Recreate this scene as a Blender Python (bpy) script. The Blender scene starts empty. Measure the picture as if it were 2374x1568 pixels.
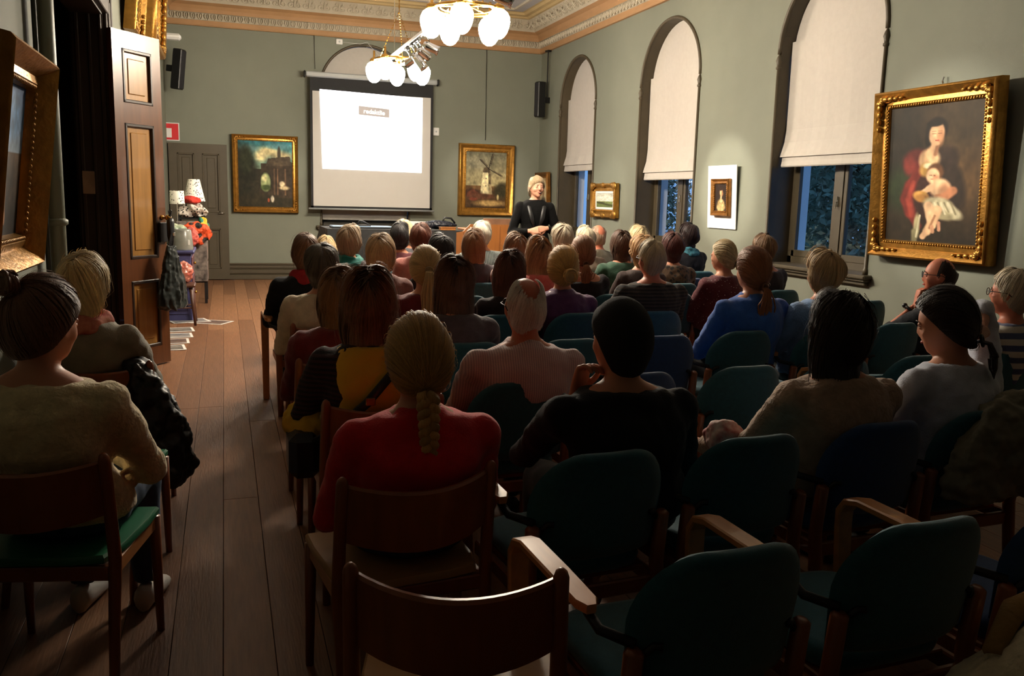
import bpy, bmesh, math, random
import numpy as np
from mathutils import Vector, Matrix, noise as mnoise

# ------------------------------------------------------------------ camera, world, exposure
scene = bpy.context.scene
C = scene.collection
scene.view_settings.view_transform = 'Standard'
scene.view_settings.look = 'None'
scene.view_settings.gamma = 1.0
scene.view_settings.exposure = 2.7
scene.view_settings.use_curve_mapping = False

YAW, PITCH, ROLL, FPX = 0.322619773, 0.161125056, -0.0271739235, 2000.06
CAMZ = 1.52
def cam_axes():
    f = Vector((math.sin(YAW)*math.cos(PITCH), math.cos(YAW)*math.cos(PITCH), -math.sin(PITCH)))
    r = Vector((math.cos(YAW), -math.sin(YAW), 0)); d = f.cross(r)
    c, s = math.cos(ROLL), math.sin(ROLL)
    return c*r + s*d, -s*r + c*d, f
cr, cd, cf = cam_axes()
camd = bpy.data.cameras.new('camera'); cam = bpy.data.objects.new('camera', camd); C.objects.link(cam)
camd.sensor_width = 36.0; camd.lens = FPX/2374*36.0; camd.clip_start = 0.05
m = Matrix.Identity(4)
for i in range(3):
    m[i][0] = cr[i]; m[i][1] = -cd[i]; m[i][2] = -cf[i]
m[2][3] = CAMZ
cam.matrix_world = m
scene.camera = cam

world = bpy.data.worlds.new('dusk_sky'); scene.world = world; world.use_nodes = True
wn = world.node_tree; wn.nodes['Background'].inputs['Color'].default_value = (0.20, 0.46, 0.95, 1)
wn.nodes['Background'].inputs['Strength'].default_value = 0.16

GLOBE_E = 34.0          # emission of the chandelier globes
SLIDE_E = 0.75           # brightness of the projected slide
SPOT_W = 1.0            # scale of the track spotlights

cy = scene.cycles       # cheaper light paths: the room needs only a few bounces
cy.max_bounces = 6; cy.diffuse_bounces = 4; cy.glossy_bounces = 2; cy.transmission_bounces = 4; cy.transparent_max_bounces = 8
cy.caustics_reflective = False; cy.caustics_refractive = False
cy.use_adaptive_sampling = True; cy.adaptive_threshold = 0.035; cy.adaptive_min_samples = 16

# ------------------------------------------------------------------ helpers
def srgb(*c):
    o = []
    for v in c:
        v = v/255.0
        o.append(v/12.92 if v <= 0.04045 else ((v+0.055)/1.055)**2.4)
    return tuple(o)
MATS = {}
def mat(name, c, rough=0.6, metal=0.0, var=0.18, scale=6.0, bump=0.0, bscale=60.0, stretch=(1,1,1), sheen=0.0,
        emit=0.0, spec=0.5, coords='Object', kind=None, c2=None, trans=0.0, alpha=1.0, coat=0.0, freq=40.0, thr=0.5):
    if name in MATS: return MATS[name]
    M = bpy.data.materials.new(name); MATS[name] = M; M.use_nodes = True
    nt = M.node_tree; b = nt.nodes['Principled BSDF']; L = nt.links
    lin = c if max(c) <= 1.0 and not any(v > 1 for v in c) else srgb(*c)
    if c2 is not None: lin2 = srgb(*c2)
    else: lin2 = tuple(max(0, v*(1-var*2)) for v in lin)
    tc = nt.nodes.new('ShaderNodeTexCoord'); mp = nt.nodes.new('ShaderNodeMapping')
    mp.inputs['Scale'].default_value = stretch; L.new(tc.outputs[coords], mp.inputs['Vector'])
    ra = nt.nodes.new('ShaderNodeValToRGB')
    ra.color_ramp.elements[0].color = (*lin2, 1); ra.color_ramp.elements[1].color = (*lin, 1)
    if kind in ('stripes', 'hstripes'):
        w = nt.nodes.new('ShaderNodeTexWave'); w.inputs['Scale'].default_value = freq
        w.bands_direction = 'Z' if kind == 'hstripes' else 'X'
        w.inputs['Distortion'].default_value = 0.4
        L.new(mp.outputs[0], w.inputs['Vector']); src = w.outputs['Fac']
        ra.color_ramp.elements[0].position = thr-0.12; ra.color_ramp.elements[1].position = thr+0.12
    elif kind == 'spots':
        w = nt.nodes.new('ShaderNodeTexVoronoi'); w.inputs['Scale'].default_value = freq
        L.new(mp.outputs[0], w.inputs['Vector']); src = w.outputs['Distance']
        ra.color_ramp.elements[0].position = thr-0.05; ra.color_ramp.elements[1].position = thr+0.05
    else:
        w = nt.nodes.new('ShaderNodeTexNoise'); w.inputs['Scale'].default_value = scale; w.inputs['Detail'].default_value = 4
        L.new(mp.outputs[0], w.inputs['Vector']); src = w.outputs['Fac']
        ra.color_ramp.elements[0].position = 0.3; ra.color_ramp.elements[1].position = 0.7
    L.new(src, ra.inputs['Fac']); L.new(ra.outputs['Color'], b.inputs['Base Color'])
    b.inputs['Roughness'].default_value = rough; b.inputs['Metallic'].default_value = metal
    b.inputs['Specular IOR Level'].default_value = spec
    if sheen: b.inputs['Sheen Weight'].default_value = sheen; b.inputs['Sheen Roughness'].default_value = 0.5
    if coat: b.inputs['Coat Weight'].default_value = coat
    if trans: b.inputs['Transmission Weight'].default_value = trans
    if alpha < 1: b.inputs['Alpha'].default_value = alpha
    if emit:
        b.inputs['Emission Color'].default_value = (*lin, 1); b.inputs['Emission Strength'].default_value = emit
    if bump:
        n2 = nt.nodes.new('ShaderNodeTexNoise'); n2.inputs['Scale'].default_value = bscale; n2.inputs['Detail'].default_value = 3
        L.new(mp.outputs[0], n2.inputs['Vector'])
        bp = nt.nodes.new('ShaderNodeBump'); bp.inputs['Strength'].default_value = bump; bp.inputs['Distance'].default_value = 0.01
        L.new(n2.outputs['Fac'], bp.inputs['Height']); L.new(bp.outputs['Normal'], b.inputs['Normal'])
    return M

class MB:
    def __init__(s): s.v = []; s.f = []; s.mi = []; s.lv = []
    def add(s, V, F, mi=0, lv=0.5):
        o = len(s.v); s.v += [tuple(p) for p in V]; s.f += [tuple(i+o for i in q) for q in F]; s.mi += [mi]*len(F); s.lv += [lv]*len(V)
        return s
    def box(s, x0, x1, y0, y1, z0, z1, bev=0.0, mi=0, mtx=None):
        x0, x1 = min(x0, x1), max(x0, x1); y0, y1 = min(y0, y1), max(y0, y1); z0, z1 = min(z0, z1), max(z0, z1)
        b = min(bev, (x1-x0)*.45, (y1-y0)*.45, (z1-z0)*.45)
        if b <= 0:
            V = [(x, y, z) for z in (z0, z1) for y in (y0, y1) for x in (x0, x1)]
            F = [(0,2,3,1),(4,5,7,6),(0,1,5,4),(2,6,7,3),(0,4,6,2),(1,3,7,5)]
        else:
            V = []; idx = {}
            for sx in (0, 1):
                for sy in (0, 1):
                    for sz in (0, 1):
                        for a in range(3):
                            p = [x0 if not sx else x1, y0 if not sy else y1, z0 if not sz else z1]
                            for k in range(3):
                                if k != a: p[k] += b*(1 if (sx, sy, sz)[k] == 0 else -1)
                            idx[(sx, sy, sz, a)] = len(V); V.append(tuple(p))
            F = []
            for a in range(3):
                o = [k for k in range(3) if k != a]
                for sd in (0, 1):
                    q = []
                    for (u, w) in ((0,0),(1,0),(1,1),(0,1)):
                        t = [0,0,0]; t[a] = sd; t[o[0]] = u; t[o[1]] = w; q.append(idx[(*t, a)])
                    F.append(tuple(q))
            for a in range(3):
                o = [k for k in range(3) if k != a]
                for u in (0, 1):
                    for w in (0, 1):
                        t0 = [0,0,0]; t1 = [0,0,0]; t0[o[0]] = t1[o[0]] = u; t0[o[1]] = t1[o[1]] = w; t1[a] = 1
                        F.append((idx[(*t0, o[0])], idx[(*t1, o[0])], idx[(*t1, o[1])], idx[(*t0, o[1])]))
            for sx in (0, 1):
                for sy in (0, 1):
                    for sz in (0, 1): F.append(tuple(idx[(sx, sy, sz, a)] for a in range(3)))
        if mtx is not None: V = [tuple(mtx @ Vector(p)) for p in V]
        return s.add(V, F, mi)
    def rings(s, R, closed=True, cap=True, mi=0, lv=0.5):
        n = len(R[0]); V = [p for r in R for p in r]; F = []
        for i in range(len(R)-1):
            for j in range(n if closed else n-1):
                k = (j+1) % n
                F.append((i*n+j, i*n+k, (i+1)*n+k, (i+1)*n+j))
        if cap and closed:
            F.append(tuple(range(n-1, -1, -1))); F.append(tuple((len(R)-1)*n+j for j in range(n)))
        return s.add(V, F, mi, lv)
    def tube(s, path, rad, sides=8, flat=1.0, up=None, cap=True, mi=0, lv=0.5, closed=False):
        P = [Vector(p) for p in path]; n = len(P)
        if not hasattr(rad, '__len__'): rad = [rad]*n
        R = []; nrm = None
        for i in range(n):
            if closed: t = (P[(i+1) % n]-P[i-1])
            else: t = (P[min(i+1, n-1)]-P[max(i-1, 0)])
            t = t.normalized() if t.length > 1e-9 else Vector((0,0,1))
            if up is not None: nrm = (Vector(up) - t*Vector(up).dot(t))
            elif nrm is None:
                a = Vector((0,0,1)) if abs(t.z) < .9 else Vector((1,0,0)); nrm = a - t*a.dot(t)
            else: nrm = nrm - t*nrm.dot(t)
            if nrm.length < 1e-6: nrm = Vector((1,0,0)) - t*t.x
            nrm = nrm.normalized(); bn = t.cross(nrm)
            R.append([tuple(P[i] + rad[i]*(bn*math.cos(2*math.pi*j/sides) + nrm*(flat*math.sin(2*math.pi*j/sides)))) for j in range(sides)])
        if closed: R.append(R[0]); cap = False
        return s.rings(R, True, cap, mi, lv)
    def ribbon(s, path, w, up, lv=0.5):
        n = len(path); V = []; F = []; U = Vector(up)
        for i in range(n):
            t = path[min(i+1, n-1)]-path[max(i-1, 0)]; sd = t.cross(U)
            sd = sd.normalized() if sd.length > 1e-7 else Vector((1,0,0))
            V += [tuple(path[i]-sd*w[i]), tuple(path[i]+U*(w[i]*.45)), tuple(path[i]+sd*w[i])]
        for i in range(n-1):
            a = i*3; F += [(a,a+1,a+4,a+3),(a+1,a+2,a+5,a+4)]
        return s.add(V, F, 0, lv)
    def ell(s, c, r, seg=16, rings=10, mi=0, mtx=None, lv=0.5):
        V = []; F = []
        for i in range(rings+1):
            th = math.pi*i/rings
            for j in range(seg):
                ph = 2*math.pi*j/seg
                p = Vector((r[0]*math.sin(th)*math.cos(ph), r[1]*math.sin(th)*math.sin(ph), r[2]*math.cos(th)))
                if mtx is not None: p = mtx @ p
                V.append(tuple(Vector(c)+p))
        for i in range(rings):
            for j in range(seg):
                k = (j+1) % seg; F.append((i*seg+j, (i+1)*seg+j, (i+1)*seg+k, i*seg+k))
        return s.add(V, F, mi, lv)
    def lathe(s, prof, seg=20, c=(0,0,0), mi=0, lv=0.5):
        R = [[(c[0]+r*math.cos(2*math.pi*j/seg), c[1]+r*math.sin(2*math.pi*j/seg), c[2]+z) for j in range(seg)] for r, z in prof]
        return s.rings(R, True, True, mi, lv)
    def prism(s, poly, y0, y1, mi=0, axis='y'):
        n = len(poly)
        if axis == 'y': V = [(x, y0, z) for x, z in poly] + [(x, y1, z) for x, z in poly]
        elif axis == 'x': V = [(y0, x, z) for x, z in poly] + [(y1, x, z) for x, z in poly]
        else: V = [(x, y, y0) for x, y in poly] + [(x, y, y1) for x, y in poly]
        F = [tuple(range(n)), tuple(range(2*n-1, n-1, -1))] + [(i, i+n, (i+1) % n+n, (i+1) % n) for i in range(n)]
        return s.add(V, F, mi)
    def mesh(s, name, smooth=False, fix=True):
        me = bpy.data.meshes.new(name); me.from_pydata(s.v, [], s.f)
        if fix:
            bm = bmesh.new(); bm.from_mesh(me); bmesh.ops.recalc_face_normals(bm, faces=bm.faces); bm.to_mesh(me); bm.free()
        if any(s.mi): me.polygons.foreach_set('material_index', s.mi)
        if smooth: me.polygons.foreach_set('use_smooth', [True]*len(me.polygons))
        me.update(); return me

def link(name, data, parent=None, loc=None, rot=None):
    o = bpy.data.objects.new(name, data); C.objects.link(o)
    if parent is not None: o.parent = parent
    if loc is not None: o.location = loc
    if rot is not None: o.rotation_euler = rot
    return o
def obj(name, mb, mt, parent=None, smooth=False, loc=None, rot=None):
    me = mb.mesh(name, smooth) if isinstance(mb, MB) else mb
    mts = mt if isinstance(mt, (list, tuple)) else [mt]
    if len(me.materials) == 0:
        for k in mts: me.materials.append(k)
    return link(name, me, parent, loc, rot)
def thing(name, label, cat, loc=(0,0,0), rot=(0,0,0), group=None, kind=None):
    o = link(name, None, None, loc, rot)
    return tag(o, label, cat, group, kind)
def tag(o, label=None, cat=None, group=None, kind=None):
    if label: o['label'] = label
    if cat: o['category'] = cat
    if group: o['group'] = group
    if kind: o['kind'] = kind
    return o
def smoothby(o, ang=40):
    me = o.data
    me.polygons.foreach_set('use_smooth', [True]*len(me.polygons))
    bm = bmesh.new(); bm.from_mesh(me)
    for e in bm.edges:
        if len(e.link_faces) == 2 and e.calc_face_angle(0) > math.radians(ang): e.smooth = False
    bm.to_mesh(me); bm.free(); return o
def copy_tree(o, parent=None):
    c = o.copy(); C.objects.link(c); c.parent = parent
    for ch in list(o.children): copy_tree(ch, c)
    return c
random.seed(7)

# ------------------------------------------------------------------ materials of the room
XL, XR, YB, YF = -0.87, 5.652, 15.608, -2.6
ZC, ZTOP = 4.15, 4.74
M_wall = mat('sage_green_wall_paint', (123,126,112), 0.75, var=0.03, scale=3, bump=0.05, bscale=180)
M_olive = mat('olive_brown_joinery_paint', (78,68,50), 0.5, var=0.08, bump=0.05)
M_plank = mat('worn_pine_floorboards', (138,92,60), 0.46, var=0.16, scale=5, stretch=(9,0.7,1), bump=0.12, bscale=14)
M_plank2 = mat('worn_pine_floorboards_pale', (150,104,70), 0.48, var=0.18, scale=5, stretch=(10,0.8,1), bump=0.12, bscale=14)
M_plank3 = mat('worn_pine_floorboards_dark', (124,82,53), 0.46, var=0.16, scale=5, stretch=(9,0.7,1), bump=0.12, bscale=14)
M_gap = mat('dark_subfloor', (35,24,18), 0.9)
M_ceil = mat('pale_lavender_grey_ceiling', (168,166,168), 0.85, var=0.03)
M_peach = mat('peach_ochre_plaster', (172,132,92), 0.7, var=0.05)
M_cream = mat('cream_plaster_relief', (184,174,154), 0.75, var=0.06)
M_blind = mat('off_white_blind_fabric', (192,186,178), 0.85, var=0.03, scale=20, bump=0.08, bscale=300)
M_white = mat('white_painted_plaster', (225,225,222), 0.7, var=0.03)
M_black = mat('matt_black_plastic', (16,16,18), 0.45, var=0.1)
M_chrome = mat('polished_chrome', (220,220,220), 0.12, metal=1.0, var=0.02)
M_brass = mat('brass', (200,150,70), 0.25, metal=1.0, var=0.1)
M_gold = mat('gilded_frame', (188,136,60), 0.36, metal=0.75, var=0.2, scale=14, bump=0.35, bscale=45)
M_golddk = mat('aged_dark_gilding', (150,100,42), 0.42, metal=0.6, var=0.25, scale=14, bump=0.35, bscale=50)
M_oak = mat('honey_oak_wood', (166,104,50), 0.42, var=0.14, scale=4, stretch=(6,6,0.6), bump=0.04)
M_dkdoor = mat('dark_varnished_door_wood', (100,58,30), 0.33, var=0.16, scale=4, stretch=(7,7,0.5), coat=0.3)
M_ltpanel = mat('pale_varnished_pine_panel', (162,116,58), 0.33, var=0.14, scale=4, stretch=(8,8,0.6), coat=0.3)
M_moulding = mat('very_dark_moulding', (44,28,18), 0.4, var=0.1)
M_glass = None
def glass_mat():
    M = bpy.data.materials.new('window_glass'); M.use_nodes = True; nt = M.node_tree
    for n in list(nt.nodes): nt.nodes.remove(n)
    out = nt.nodes.new('ShaderNodeOutputMaterial'); tr = nt.nodes.new('ShaderNodeBsdfTransparent'); gl = nt.nodes.new('ShaderNodeBsdfGlossy')
    gl.inputs['Roughness'].default_value = 0.03; mx = nt.nodes.new('ShaderNodeMixShader'); lw_ = nt.nodes.new('ShaderNodeLayerWeight'); fr = nt.nodes.new('ShaderNodeMath'); fr.operation = 'POWER'; fr.inputs[1].default_value = 4.0
    nt.links.new(lw_.outputs['Facing'], fr.inputs[0])
    nt.links.new(fr.outputs[0], mx.inputs[0]); nt.links.new(tr.outputs[0], mx.inputs[1]); nt.links.new(gl.outputs[0], mx.inputs[2])
    nt.links.new(mx.outputs[0], out.inputs[0]); return M
M_glass = glass_mat()
def emit_mat(name, c, e):
    M = bpy.data.materials.new(name); M.use_nodes = True; nt = M.node_tree
    b = nt.nodes['Principled BSDF']; b.inputs['Base Color'].default_value = (*srgb(*c), 1)
    b.inputs['Emission Color'].default_value = (*srgb(*c), 1); b.inputs['Emission Strength'].default_value = e
    return M

# ------------------------------------------------------------------ floor (planks)
fl = obj('floor', MB().box(XL-3.2, XR+0.05, YF, YB, -0.08, -0.022), M_gap); tag(fl, kind='structure')
fl['label'] = 'old pine plank floor running towards the screen'
pw = 0.166; x = XL; k = 0
pm = {}
rnd = random.Random(3)
while x < XR-0.01:
    y = YF - rnd.random()*3; w = min(pw, XR-x)
    while y < YB:
        ln = rnd.choice((3.6, 4.2, 4.8, 5.4)); y0, y1 = max(y, YF), min(y+ln, YB); y += ln
        if y1-y0 < 0.05: continue
        lk = (ln, rnd.randrange(3), round(w, 3))
        b = MB().box(0.0009, w-0.0009, 0.0009, y1-y0-0.0009, -0.022, -rnd.random()*0.0012, 0.0012)
        obj('plank', b, (M_plank, M_plank2, M_plank3)[lk[1]], fl, loc=(x, y0, 0)); k += 1
    x += pw

# ------------------------------------------------------------------ walls
def arch_pts(w, spring, n=24):
    r = w/2
    return [(-r*math.cos(math.pi*i/n), spring + r*math.sin(math.pi*i/n)) for i in range(n+1)]
def wall_sheet(s0, s1, z0, z1, openings, place):
    """sheet in (s,z) with arched openings (centre, width, sill, spring)"""
    mb = MB(); cur = s0
    def q(a, b, za, zb): mb.add([place(a, za), place(b, za), place(b, zb), place(a, zb)], [(0,1,2,3)])
    for c, w, sill, spring in sorted(openings):
        q(cur, c-w/2, z0, z1)
        if sill > z0+.001: q(c-w/2, c+w/2, z0, sill)
        if spring is None: pass
        ap = arch_pts(w, spring) if spring > 0 else None
        if ap:
            for (a, za), (b, zb) in zip(ap[:-1], ap[1:]):
                mb.add([place(c+a, za), place(c+b, zb), place(c+b, z1), place(c+a, z1)], [(0,1,2,3)])
        else:
            q(c-w/2, c+w/2, -spring, z1)
        cur = c+w/2
    q(cur, s1, z0, z1)
    return mb
SPR = 3.10
WR = [(13.78, 1.52, 0.90, SPR), (10.62, 1.60, 0.90, SPR), (7.38, 1.58, 0.90, SPR)]
WB = [(2.40, 1.55, 0.95, 3.28)]
wr = obj('wall_right', wall_sheet(YF, YB, 0, ZTOP+.1, WR, lambda s, z: (XR, s, z)), M_wall); tag(wr, kind='structure')
wb = obj('wall_back', wall_sheet(XL, XR, 0, ZTOP+.1, WB, lambda s, z: (s, YB, z)), M_wall); tag(wb, kind='structure')
DY0, DY1, DZ = 5.25, 7.72, 2.86
wl = obj('wall_left', wall_sheet(YF, YB, 0, ZTOP+.1, [((DY0+DY1)/2, DY1-DY0, 0, -DZ)], lambda s, z: (XL, s, z)), M_wall); tag(wl, kind='structure')
wf = obj('wall_rear', MB().box(XL-.1, XR+.1, YF-.1, YF, 0, ZTOP+.1), mat('bounce_cutting_rear_wall', (70,58,44), .7, var=.1)); tag(wf, kind='structure')  # unseen wall, coloured dark to cut bounce light on the near rows
ce = obj('ceiling', MB().box(XL-.1, XR+.1, YF-.1, YB+.1, ZTOP, ZTOP+.12), M_ceil); tag(ce, kind='structure')
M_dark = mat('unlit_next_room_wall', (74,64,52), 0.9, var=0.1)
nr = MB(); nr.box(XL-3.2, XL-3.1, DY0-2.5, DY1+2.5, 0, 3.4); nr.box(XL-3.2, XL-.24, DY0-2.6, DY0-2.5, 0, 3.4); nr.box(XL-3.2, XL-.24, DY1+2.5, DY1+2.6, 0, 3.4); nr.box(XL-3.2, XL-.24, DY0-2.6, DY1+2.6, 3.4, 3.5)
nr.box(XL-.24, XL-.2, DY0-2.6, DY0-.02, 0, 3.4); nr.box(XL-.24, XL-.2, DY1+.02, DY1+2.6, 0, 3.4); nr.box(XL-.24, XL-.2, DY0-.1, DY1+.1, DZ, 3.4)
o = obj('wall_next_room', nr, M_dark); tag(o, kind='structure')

# ------------------------------------------------------------------ cornice
PROF = [('fillet', M_peach, [(0,4.15),(.045,4.15),(.06,4.17),(.06,4.235)]),
        ('leaf_band', M_cream, [(.06,4.235),(.075,4.24),(.085,4.34),(.115,4.345)]),
        ('cove', M_peach, [(.115,4.345),(.12,4.40),(.16,4.45),(.235,4.485)]),
        ('frieze', M_cream, [(.235,4.485),(.245,4.50),(.30,4.585),(.40,4.66)]),
        ('moulding', mat('straw_yellow_plaster', (184,160,114), .7, var=.04), [(.40,4.66),(.44,4.665),(.47,4.69),(.53,4.70),(.56,4.735),(.60,4.7405)])]
leaf = MB()
for sgn in (-1, 1):
    leaf.tube([(0,-.004,-.045),(sgn*.022,-.018,-.03),(sgn*.036,-.022,.0),(sgn*.030,-.022,.032),(sgn*.012,-.016,.045)], [.006,.010,.012,.011,.004], 6)
leaf.ell((0,-.012,.005), (.011,.018,.036), 8, 6)
leaf_me = leaf.mesh('leaf_ornament', True); leaf_me.materials.append(M_cream)
scr = MB()
for sgn in (-1, 1):
    pts = []; rr = []
    for i in range(22):
        a = i/21*math.pi*2.6; r = .062*(1-i/26)
        pts.append((sgn*(.052 + r*math.cos(a+math.pi)), -.012, -.02 + r*math.sin(a+math.pi))); rr.append(.010 + .004*math.sin(i))
    scr.tube(pts, rr, 6)
scr.tube([(0,-.01,-.07),(0,-.024,0),(0,-.016,.085)], [.008,.020,.005], 6)
for sgn in (-1, 1): scr.tube([(sgn*.03,-.01,.03),(sgn*.06,-.02,.06),(sgn*.05,-.016,.10)], [.006,.014,.004], 6)
scr_me = scr.mesh('scroll_ornament', True); scr_me.materials.append(M_cream)
def cornice(n, origin, along, out, length, orn_from=0, orn_to=None):
    """along, out: unit 2D vectors"""
    root = link('trim_%d' % n, None); tag(root, 'moulded plaster cornice with leaf and scroll bands along the wall top', kind='structure')
    for nm, mt, pr in PROF:
        mb = MB(); R = []
        for e in (0, 1):
            R.append([(origin[0]+along[0]*(d if e == 0 else length-d)+out[0]*d, origin[1]+along[1]*(d if e == 0 else length-d)+out[1]*d, z) for d, z in pr])
        mb.rings(R, closed=False); obj(nm, mb, mt, root)
    ang = math.atan2(out[1], out[0]) + math.pi/2
    orn_to = length if orn_to is None else orn_to
    n1 = int((orn_to-orn_from)/.105)
    for i in range(n1):
        t = orn_from + (i+.5)*(orn_to-orn_from)/n1
        if t < .1 or t > length-.1: continue
        link('leaf_ornament', leaf_me, root, (origin[0]+along[0]*t+out[0]*.082, origin[1]+along[1]*t+out[1]*.082, 4.29), (.1, 0, ang))
    n2 = int((orn_to-orn_from)/.235)
    for i in range(n2):
        t = orn_from + (i+.5)*(orn_to-orn_from)/n2
        if t < .35 or t > length-.35: continue
        link('scroll_ornament', scr_me, root, (origin[0]+along[0]*t+out[0]*.305, origin[1]+along[1]*t+out[1]*.305, 4.585), (.75, 0, ang))
    return root
cornice(1, (XL, YB), (1,0), (0,-1), XR-XL)
cornice(2, (XR, YB), (0,-1), (-1,0), YB-YF, 0, 7.0)
cornice(3, (XL, YF), (0,1), (1,0), YB-YF, 0, 0)
# ceiling border: a beaded inner strip
bd = MB()
for (a, b, c_, d) in ((XL+.78, XR-.78, YB-.84, YB-.78), (XR-.84, XR-.78, YF+.8, YB-.78), (XL+.78, XL+.84, YF+.8, YB-.78)):
    bd.box(a, b, c_, d, ZTOP-.03, ZTOP+.01, .01)
o = obj('trim_4', bd, M_cream); tag(o, 'plain raised border strip on the ceiling', kind='structure')
# baseboards (stepped, three bands)
def baseboard(name, p0, p1, out):
    root = link(name, None); tag(root, 'stepped olive brown skirting', kind='structure')
    for z0, z1, t in ((0,.085,.045),(.085,.105,.03),(.105,.175,.04),(.175,.195,.026),(.195,.255,.034),(.255,.285,.05)):
        a = (min(p0[0], p1[0], p0[0]+out[0]*t), max(p0[0], p1[0], p1[0]+out[0]*t)); b = (min(p0[1], p1[1], p0[1]+out[1]*t), max(p0[1], p1[1], p1[1]+out[1]*t))
        obj('skirting_band', MB().box(a[0], a[1], b[0], b[1], z0, z1, .008), M_olive, root)
baseboard('baseboard_back', (XL, YB), (XR, YB), (0,-1))
baseboard('baseboard_right', (XR, YF), (XR, YB), (-1,0))
baseboard('baseboard_left', (XL, DY1+.35), (XL, YB), (1,0))

# ------------------------------------------------------------------ windows
M_ext = mat('pale_outer_window_reveal', (232,236,240), .8, var=.02)
def window(n, loc, rotz, w, sill, spring, lower_visible=True):
    root = link('window_%d' % n, None, None, (loc[0], loc[1], 0), (0,0,rotz)); tag(root, 'round-arched window in a deep olive brown reveal', kind='structure')
    r = w/2; ap = [(-r, sill)] + arch_pts(w, spring, 28) + [(r, sill)]
    # reveal surface
    mb = MB(); mb.rings([[(x, 0, z) for x, z in ap], [(x, .30, z) for x, z in ap]], closed=False)
    obj('reveal', mb, M_olive, root)
    # bead round the front edge
    mb = MB(); mb.tube([(x*1.012, -.006, z+(0 if z <= spring else .006)) for x, z in arch_pts(w, spring, 28)], .022, 8); obj('arch_bead', mb, M_olive, root, True)
    for sg in (-1, 1):
        mb = MB(); mb.lathe([(.0,sill),(.026,sill),(.026,sill+.05),(.018,sill+.06),(.018,spring-.16),(.03,spring-.15),(.03,spring-.13),(.02,spring-.125),(.026,spring-.09),(.034,spring-.07),(.022,spring-.03),(.008,spring-.005),(0,spring)], 12, (sg*(r+.008), -.006, 0))
        obj('colonnette', mb, M_olive, root, True)
    # sill ledge
    mb = MB(); mb.box(-r-.10, r+.10, -.10, .30, sill-.04, sill, .012); mb.box(-r-.08, r+.08, -.075, 0, sill-.065, sill-.04, .008); mb.box(-r-.06, r+.06, -.05, 0, sill-.10, sill-.065, .008)
    obj('window_sill', mb, M_olive, root)
    # frame, sashes, panes
    mb = MB(); mb.box(-r, -r+.06, .28, .36, sill, spring+.05); mb.box(r-.06, r, .28, .36, sill, spring+.05); mb.box(-r, r, .28, .36, sill, sill+.07); mb.box(-r, r, .28, .36, 2.35, 2.45)
    mb.box(-.05, .05, .265, .36, sill, spring+r*.98)
    obj('window_frame', mb, M_olive, root)
    for sg in (-1, 1):
        x0, x1 = sorted((sg*.05, sg*(r-.06)))
        mb = MB(); z0, z1 = sill+.07, 2.35
        mb.box(x0, x0+.055, .275, .325, z0, z1, .006); mb.box(x1-.055, x1, .275, .325, z0, z1, .006); mb.box(x0, x1, .275, .325, z0, z0+.07, .006); mb.box(x0, x1, .275, .325, z1-.055, z1, .006)
        sa = obj('sash', mb, M_olive, root)
        obj('pane', MB().box(x0+.05, x1-.05, .298, .302, z0+.065, z1-.05), M_glass, sa)
    mb = MB(); mb.box(-.012, .012, .25, .268, sill+.62, sill+.72, .004); mb.tube([(0,.255,sill+.67),(0,.235,sill+.67),(0,.232,sill+.60)], .007, 8); obj('window_handle', mb, M_chrome, root)
    # upper lights
    obj('pane', MB().prism([(x*.96, max(z, 2.45)) for x, z in [(-r, 2.45)]+arch_pts(w, spring, 20)+[(r, 2.45)]], .318, .322), M_glass, root)
    # outer masonry reveal
    mb = MB(); mb.rings([[(x*.985, .36, z) for x, z in ap], [(x*1.0, .50, z) for x, z in ap]], closed=False); mb.box(-r, r, .36, .56, sill-.03, sill)
    obj('outer_reveal', mb, M_ext, root)
    return root
for i, (c, w, s, sp) in enumerate(WR): window(i+1, (XR, c), -math.pi/2, w, s, sp)
window(4, (2.40, YB), 0, 1.55, 0.95, 3.28)
# outer wall face so that daylight only enters through the openings
o = obj('wall_right_outer', wall_sheet(YF-.6, YB+.6, -.1, ZTOP+.3, WR, lambda s, z: (XR+.49, s, z)), M_white); tag(o, kind='structure')
o = obj('wall_back_outer', wall_sheet(XL-.6, XR+.7, -.1, ZTOP+.3, WB, lambda s, z: (s, YB+.49, z)), M_white); tag(o, kind='structure')

def blind(loc, rotz, w, spring, bottom, label):
    root = thing('roman_blind', label, 'blind', (loc[0], loc[1], bottom), (0,0,rotz), 'pale roman blinds in the arched windows')
    r = w/2 - .014; top = spring+.13-bottom
    # cloth profile (y, z): hangs, flares forward over the folds at the hem
    pr = [(.13, top), (.132, top*.6), (.130, top*.3), (.115, .26), (.085, .16), (.07, .105)]
    mb = MB(); n = 14
    def sheet(pr, x0, x1, th):
        R = []
        for i in range(n+1):
            x = x0+(x1-x0)*i/n
            wob = .006*math.sin(i*1.7+w*9)
            ring = [(x, y+wob*(1-z/top), z) for y, z in pr] + [(x, y+th+wob*(1-z/top), z) for y, z in reversed(pr)]
            R.append(ring)
        mb.rings(R)
    sheet(pr, -r, r, .006); obj('blind_panel', mb, M_blind, root, False)
    mb = MB(); sheet([(.095,.125),(.09,.06),(.082,.012),(.09,0)], -r+.012, r-.004, .014); obj('hem_fold', mb, M_blind, root, False)
    mb = MB(); ap = arch_pts(w-.012, 0, 24); sp = spring-bottom
    mb.prism([(x, z+sp) for x, z in ap], .165, .175); obj('arched_lining', mb, M_blind, root)
    obj('head_rail', MB().box(-r, r, .137, .162, top-.035, top, .006), M_white, root)
    return root
blind((XR, 13.78), -math.pi/2, 1.52, SPR, 2.00, 'off white roman blind in the arched window nearest the far corner loudspeaker')
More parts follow.
